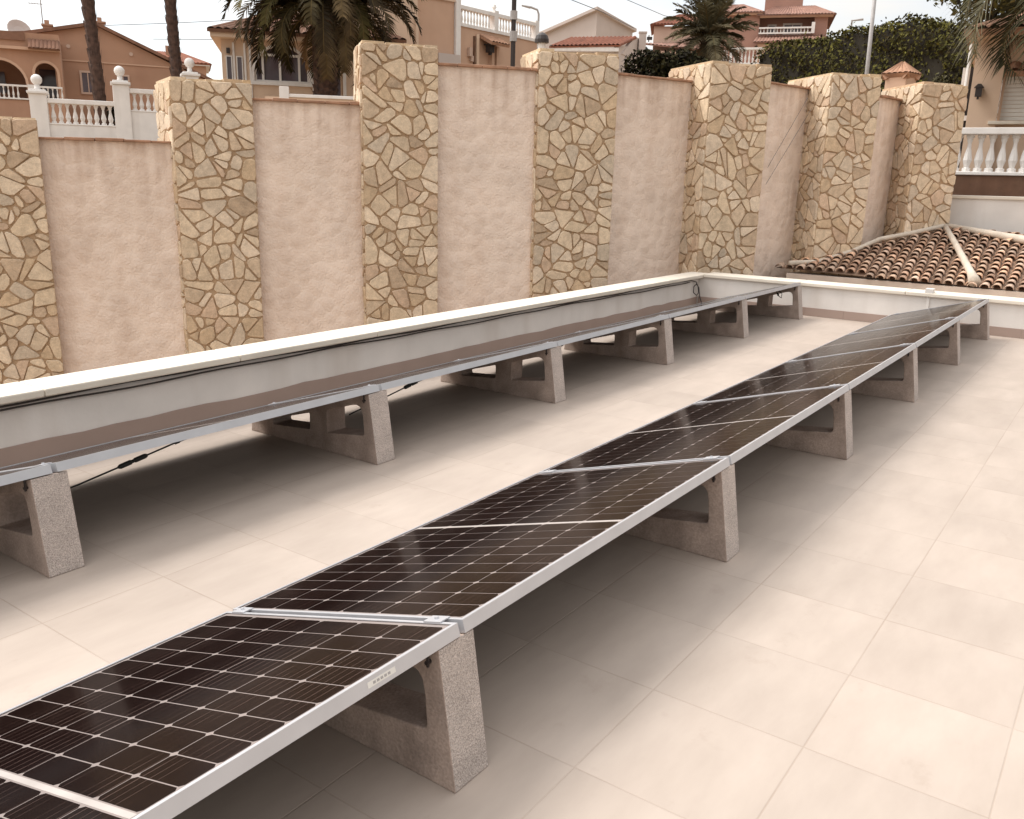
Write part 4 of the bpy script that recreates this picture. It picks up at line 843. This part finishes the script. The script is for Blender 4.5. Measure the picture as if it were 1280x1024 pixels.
def trunk(parent, off, pts, rs, mt='bark', seed=0):
    rg = random.Random(seed); P = []; Rr = []
    n_ = 44
    for i in range(n_ + 1):
        s_ = i / n_ * (len(pts) - 1); k = min(int(s_), len(pts) - 2); q = Vector(pts[k]).lerp(Vector(pts[k + 1]), s_ - k); P.append(q); Rr.append((rs[k] + (rs[k + 1] - rs[k]) * (s_ - k)) * (1 + (.10 if i % 2 else -.06) + rg.uniform(-.05, .05)))
    mb = MB(); mb.tube(P, Rr, 10)
    for i in range(n_):      # old leaf-base scales
        for k in range(7):
            an = k * 2 * math.pi / 7 + i * .45; r_ = Rr[i] * .96; d = Vector((math.cos(an), math.sin(an), 0)); tn = Vector((-d.y, d.x, 0)); b = P[i] + d * r_; h = (P[i + 1] - P[i]) * 1.3; w_ = r_ * .34
            mb.poly([b - tn * w_, b + tn * w_, b + h + d * r_ * .22 + tn * w_ * .4, b + h + d * r_ * .22 - tn * w_ * .4])
    return mb.build('trunk', mt, parent, off, fix=False)
def palm(label, base, crown, r0, r1, nf, ln, els, droops, seed, nl=34, wl=.5, dead=0, mids=None, pal=GREENS, width=.035):
    t = thing('palm_tree', label, 'palm tree', base); rg = random.Random(seed)
    trunk(t, base, [base] + (mids or []) + [crown], [r0] + [(r0 + r1) / 2] * len(mids or []) + [r1], seed=seed)
    mb = MB()
    for i in range(nf):
        s_ = i / nf; az = i * 2.39996 + rg.uniform(-.2, .2); el = els[0] + (els[1] - els[0]) * s_ + rg.uniform(-.12, .12); dr = droops[0] + (droops[1] - droops[0]) * s_ + rg.uniform(-.15, .15)
        frond(mb, Vector(crown) + Vector((math.cos(az), math.sin(az), 0)) * .12 + Vector((0, 0, .25 * (1 - s_))), az, el, ln * rg.uniform(.85, 1.1), dr, rg, nl, wl, pal, width)
    for i in range(dead):
        az = rg.uniform(0, 6.28); frond(mb, Vector(crown) + Vector((math.cos(az), math.sin(az), 0)) * .2 + Vector((0, 0, -.25)), az, rg.uniform(-.9, -.3), ln * rg.uniform(.3, .5), 1.3, rg, nl // 2, wl * .6, [(.13, .075, .035), (.09, .055, .03), (.16, .10, .05)], width)
    mb.build('crown', 'frond', t, base, fix=False); return t
palm('bare leaning palm trunk left of the other, in front of the terracotta bungalow', (16.66, 28.47, 1.9), (16.33, 28.78, 10.8), .20, .16, 26, 2.2, (1.3, -.5), (1.2, 1.6), 11, 26, .35, 0, [(16.64, 28.50, 3.70), (16.56, 28.54, 6.68)])
palm('bare upright palm trunk, second from the left, above the first whole stone pillar', (18.69, 27.19, 2.0), (18.60, 27.34, 11.2), .185, .15, 26, 2.2, (1.3, -.5), (1.2, 1.6), 12, 26, .35, 0, [(18.67, 27.21, 4.59), (18.64, 27.24, 6.92)])
palm('large palm with long drooping fronds hanging over the cream house', (21.06, 22.75, 1.9), (21.12, 22.70, 6.55), .38, .36, 90, 3.45, (1.35, .05), (1.25, 2.4), 5, 46, .42, 6, pal=[(.06, .04, .019), (.085, .052, .025), (.045, .034, .014), (.07, .058, .02), (.10, .07, .035), (.035, .024, .012)], width=.07)
palm('short full palm with stiff fronds, left of the hedge', (41.15, 18.2, 2.4), (41.12, 18.30, 8.15), .34, .34, 64, 2.05, (1.45, -.65), (.5, 1.0), 8, 30, .42, 12, pal=[(.08, .07, .038), (.11, .095, .052), (.06, .05, .027), (.15, .125, .075), (.12, .10, .06)], width=.05)
palm('grey green palm with fronds hanging over the peach house at the top right corner', (19.05, 1.45, -4), (19.02, 1.60, 5.25), .25, .22, 46, 2.7, (1.2, -.2), (1.4, 2.4), 21, 38, .48, 6, pal=[(.075, .072, .040), (.10, .095, .055), (.055, .052, .028), (.13, .12, .075)])

def leaves(mb, n, sampler, size, pal, rg):
    for _ in range(n):
        p, nrm = sampler(); d = Vector((rg.gauss(0, 1), rg.gauss(0, 1), rg.gauss(0, 1))) * .7 + nrm; d.normalize(); a_ = d.orthogonal().normalized(); b_ = d.cross(a_); an = rg.uniform(0, 6.28); a_, b_ = a_ * math.cos(an) + b_ * math.sin(an), b_ * math.cos(an) - a_ * math.sin(an)
        s_ = size * rg.uniform(.6, 1.35); c = rg.choice(pal); f = rg.uniform(.7, 1.3); mb.poly([p - a_ * s_, p + b_ * s_ * .5 + d * s_ * .1, p + a_ * s_, p - b_ * s_ * .5], 0, tuple(x * f for x in c))
HG = [(.045, .040, .014), (.065, .060, .018), (.032, .027, .011), (.09, .082, .022), (.05, .038, .016), (.12, .11, .026)]
a = facade((44.83, 17.16), (39.34, 7.21)); t = thing('hedge', 'long tall clipped dark green hedge behind the right stone pillars', 'hedge', (44.83, 17.16, 2.4), (0, 0, a))
rg = random.Random(31); HT = [(-.3, 7.9), (.3, 8.2), (1.35, 8.2), (4.24, 8.05), (5.17, 8.28), (7.2, 8.08), (8.5, 8.30), (9.4, 8.05), (10.6, 7.7), (11.4, 7.2), (12.2, 6.6)]
def hz(u):
    for (a0, b0), (a1, b1) in zip(HT, HT[1:]):
        if u <= a1: return b0 + (b1 - b0) * (u - a0) / (a1 - a0) - 2.4 + .12 * math.sin(u * 3.1) * math.sin(u * 7.3 + 1)
    return HT[-1][1] - 2.4
mb = MB()
for i in range(50):
    u0 = -.2 + i * .246; mb.hull([(u0, .18, 0), (u0 + .246, .18, 0), (u0 + .246, 1.9, 0), (u0, 1.9, 0)], [(u0, .18, hz(u0) - .2), (u0 + .246, .18, hz(u0 + .246) - .2), (u0 + .246, 1.9, hz(u0 + .246) - .2), (u0, 1.9, hz(u0) - .2)])
mb.build('stems', 'twig', t)
def hs():
    u = rg.uniform(-.35, 12.2); bl = .16 * math.sin(u * 2.3) * math.sin(u * .9 + 2)
    k = rg.random()
    if k < .62: z = rg.uniform(1.0, hz(u)); return Vector((u, bl + rg.gauss(0, .10) + .18 * math.sin(z * 2.7 + u), z)), Vector((0, -1, .25))
    if k < .92: return Vector((u, rg.uniform(0, 2), hz(u) + rg.gauss(0, .09))), Vector((0, -.2, 1))
    e = rg.choice((-.35, 12.2)); return Vector((e + rg.gauss(0, .1), rg.uniform(0, 2), rg.uniform(1, hz(u)))), Vector((1 if e > 0 else -1, 0, .2))
mb = MB(); leaves(mb, 15000, hs, .085, HG, rg); mb.build('foliage', 'leaf', t, fix=False)

def bush(name, label, cat, base, rx, ry, z0, z1, n, size, pal, seed, lumps=9, trunk_=None):
    t = thing(name, label, cat, base); rg = random.Random(seed); C_ = []
    for i in range(lumps):
        C_.append((Vector((rg.uniform(-.75, .75) * rx, rg.uniform(-.75, .75) * ry, rg.uniform(z0 + (z1 - z0) * .25, z1 - (z1 - z0) * .22))), rg.uniform(.38, .55)))
    def sm():
        c, r_ = rg.choice(C_); d = Vector((rg.gauss(0, 1), rg.gauss(0, 1), rg.gauss(0, 1))).normalized(); rr = r_ * rg.uniform(.55, 1.0) ** .5
        return c + Vector((d.x * rx * rr * 1.1, d.y * ry * rr * 1.1, d.z * (z1 - z0) * .5 * rr)), d
    mb = MB(); leaves(mb, n, sm, size, pal, rg); mb.build('foliage' if not trunk_ else 'crown', 'leaf', t, fix=False)
    mb = MB(); mb.tube([(0, 0, 0), (.05, 0, z0 + (z1 - z0) * .5)], [trunk_ or .09, .04], 7)
    for c, r_ in C_: mb.tube([(.02, 0, z0 + (z1 - z0) * .15), c * .6 + Vector((0, 0, c.z * .25)), c], [.06 if trunk_ else .035, .03, .012], 5)
    mb.build('trunk' if trunk_ else 'stems', 'twig', t); return t
bush('bush', 'dark spreading bush between the small white house and the short palm', 'bush', (32.3, 15.9, 2.1), 1.0, 1.75, 1.2, 4.35, 11000, .10, [(.014, .013, .006), (.022, .020, .008), (.030, .026, .010), (.010, .008, .005)], 51, 16)
bush('tree', 'yellow green leafy tree behind the shuttered peach house', 'tree', (31.0, 4.9, -4), 1.7, 2.0, 9.5, 14.2, 6500, .10, [(.10, .085, .022), (.07, .062, .02), (.13, .10, .03), (.05, .045, .016)], 52, 16, .16)
bush('shrub', 'small drooping grey green shrub at the right end of the hedge', 'shrub', (21.6, 4.25, -4), .35, .40, 6.6, 8.15, 2200, .05, [(.075, .068, .036), (.10, .09, .05), (.055, .048, .025)], 53, 7)
bush('bush', 'dark low bush behind the small red-roofed house at the left', 'bush', (38.9, 45.6, 2.5), 1.6, 1.6, 1.5, 5.4, 2500, .12, [(.03, .026, .010), (.06, .045, .015), (.02, .017, .008)], 54, 9)
bush('bush', 'dark low bush at the foot of the leaning palm trunk behind the white balustrade', 'bush', (17.2, 28.3, 2.0), .6, .5, .4, 1.95, 1500, .06, [(.012, .011, .006), (.02, .018, .008), (.008, .007, .004)], 55, 6)
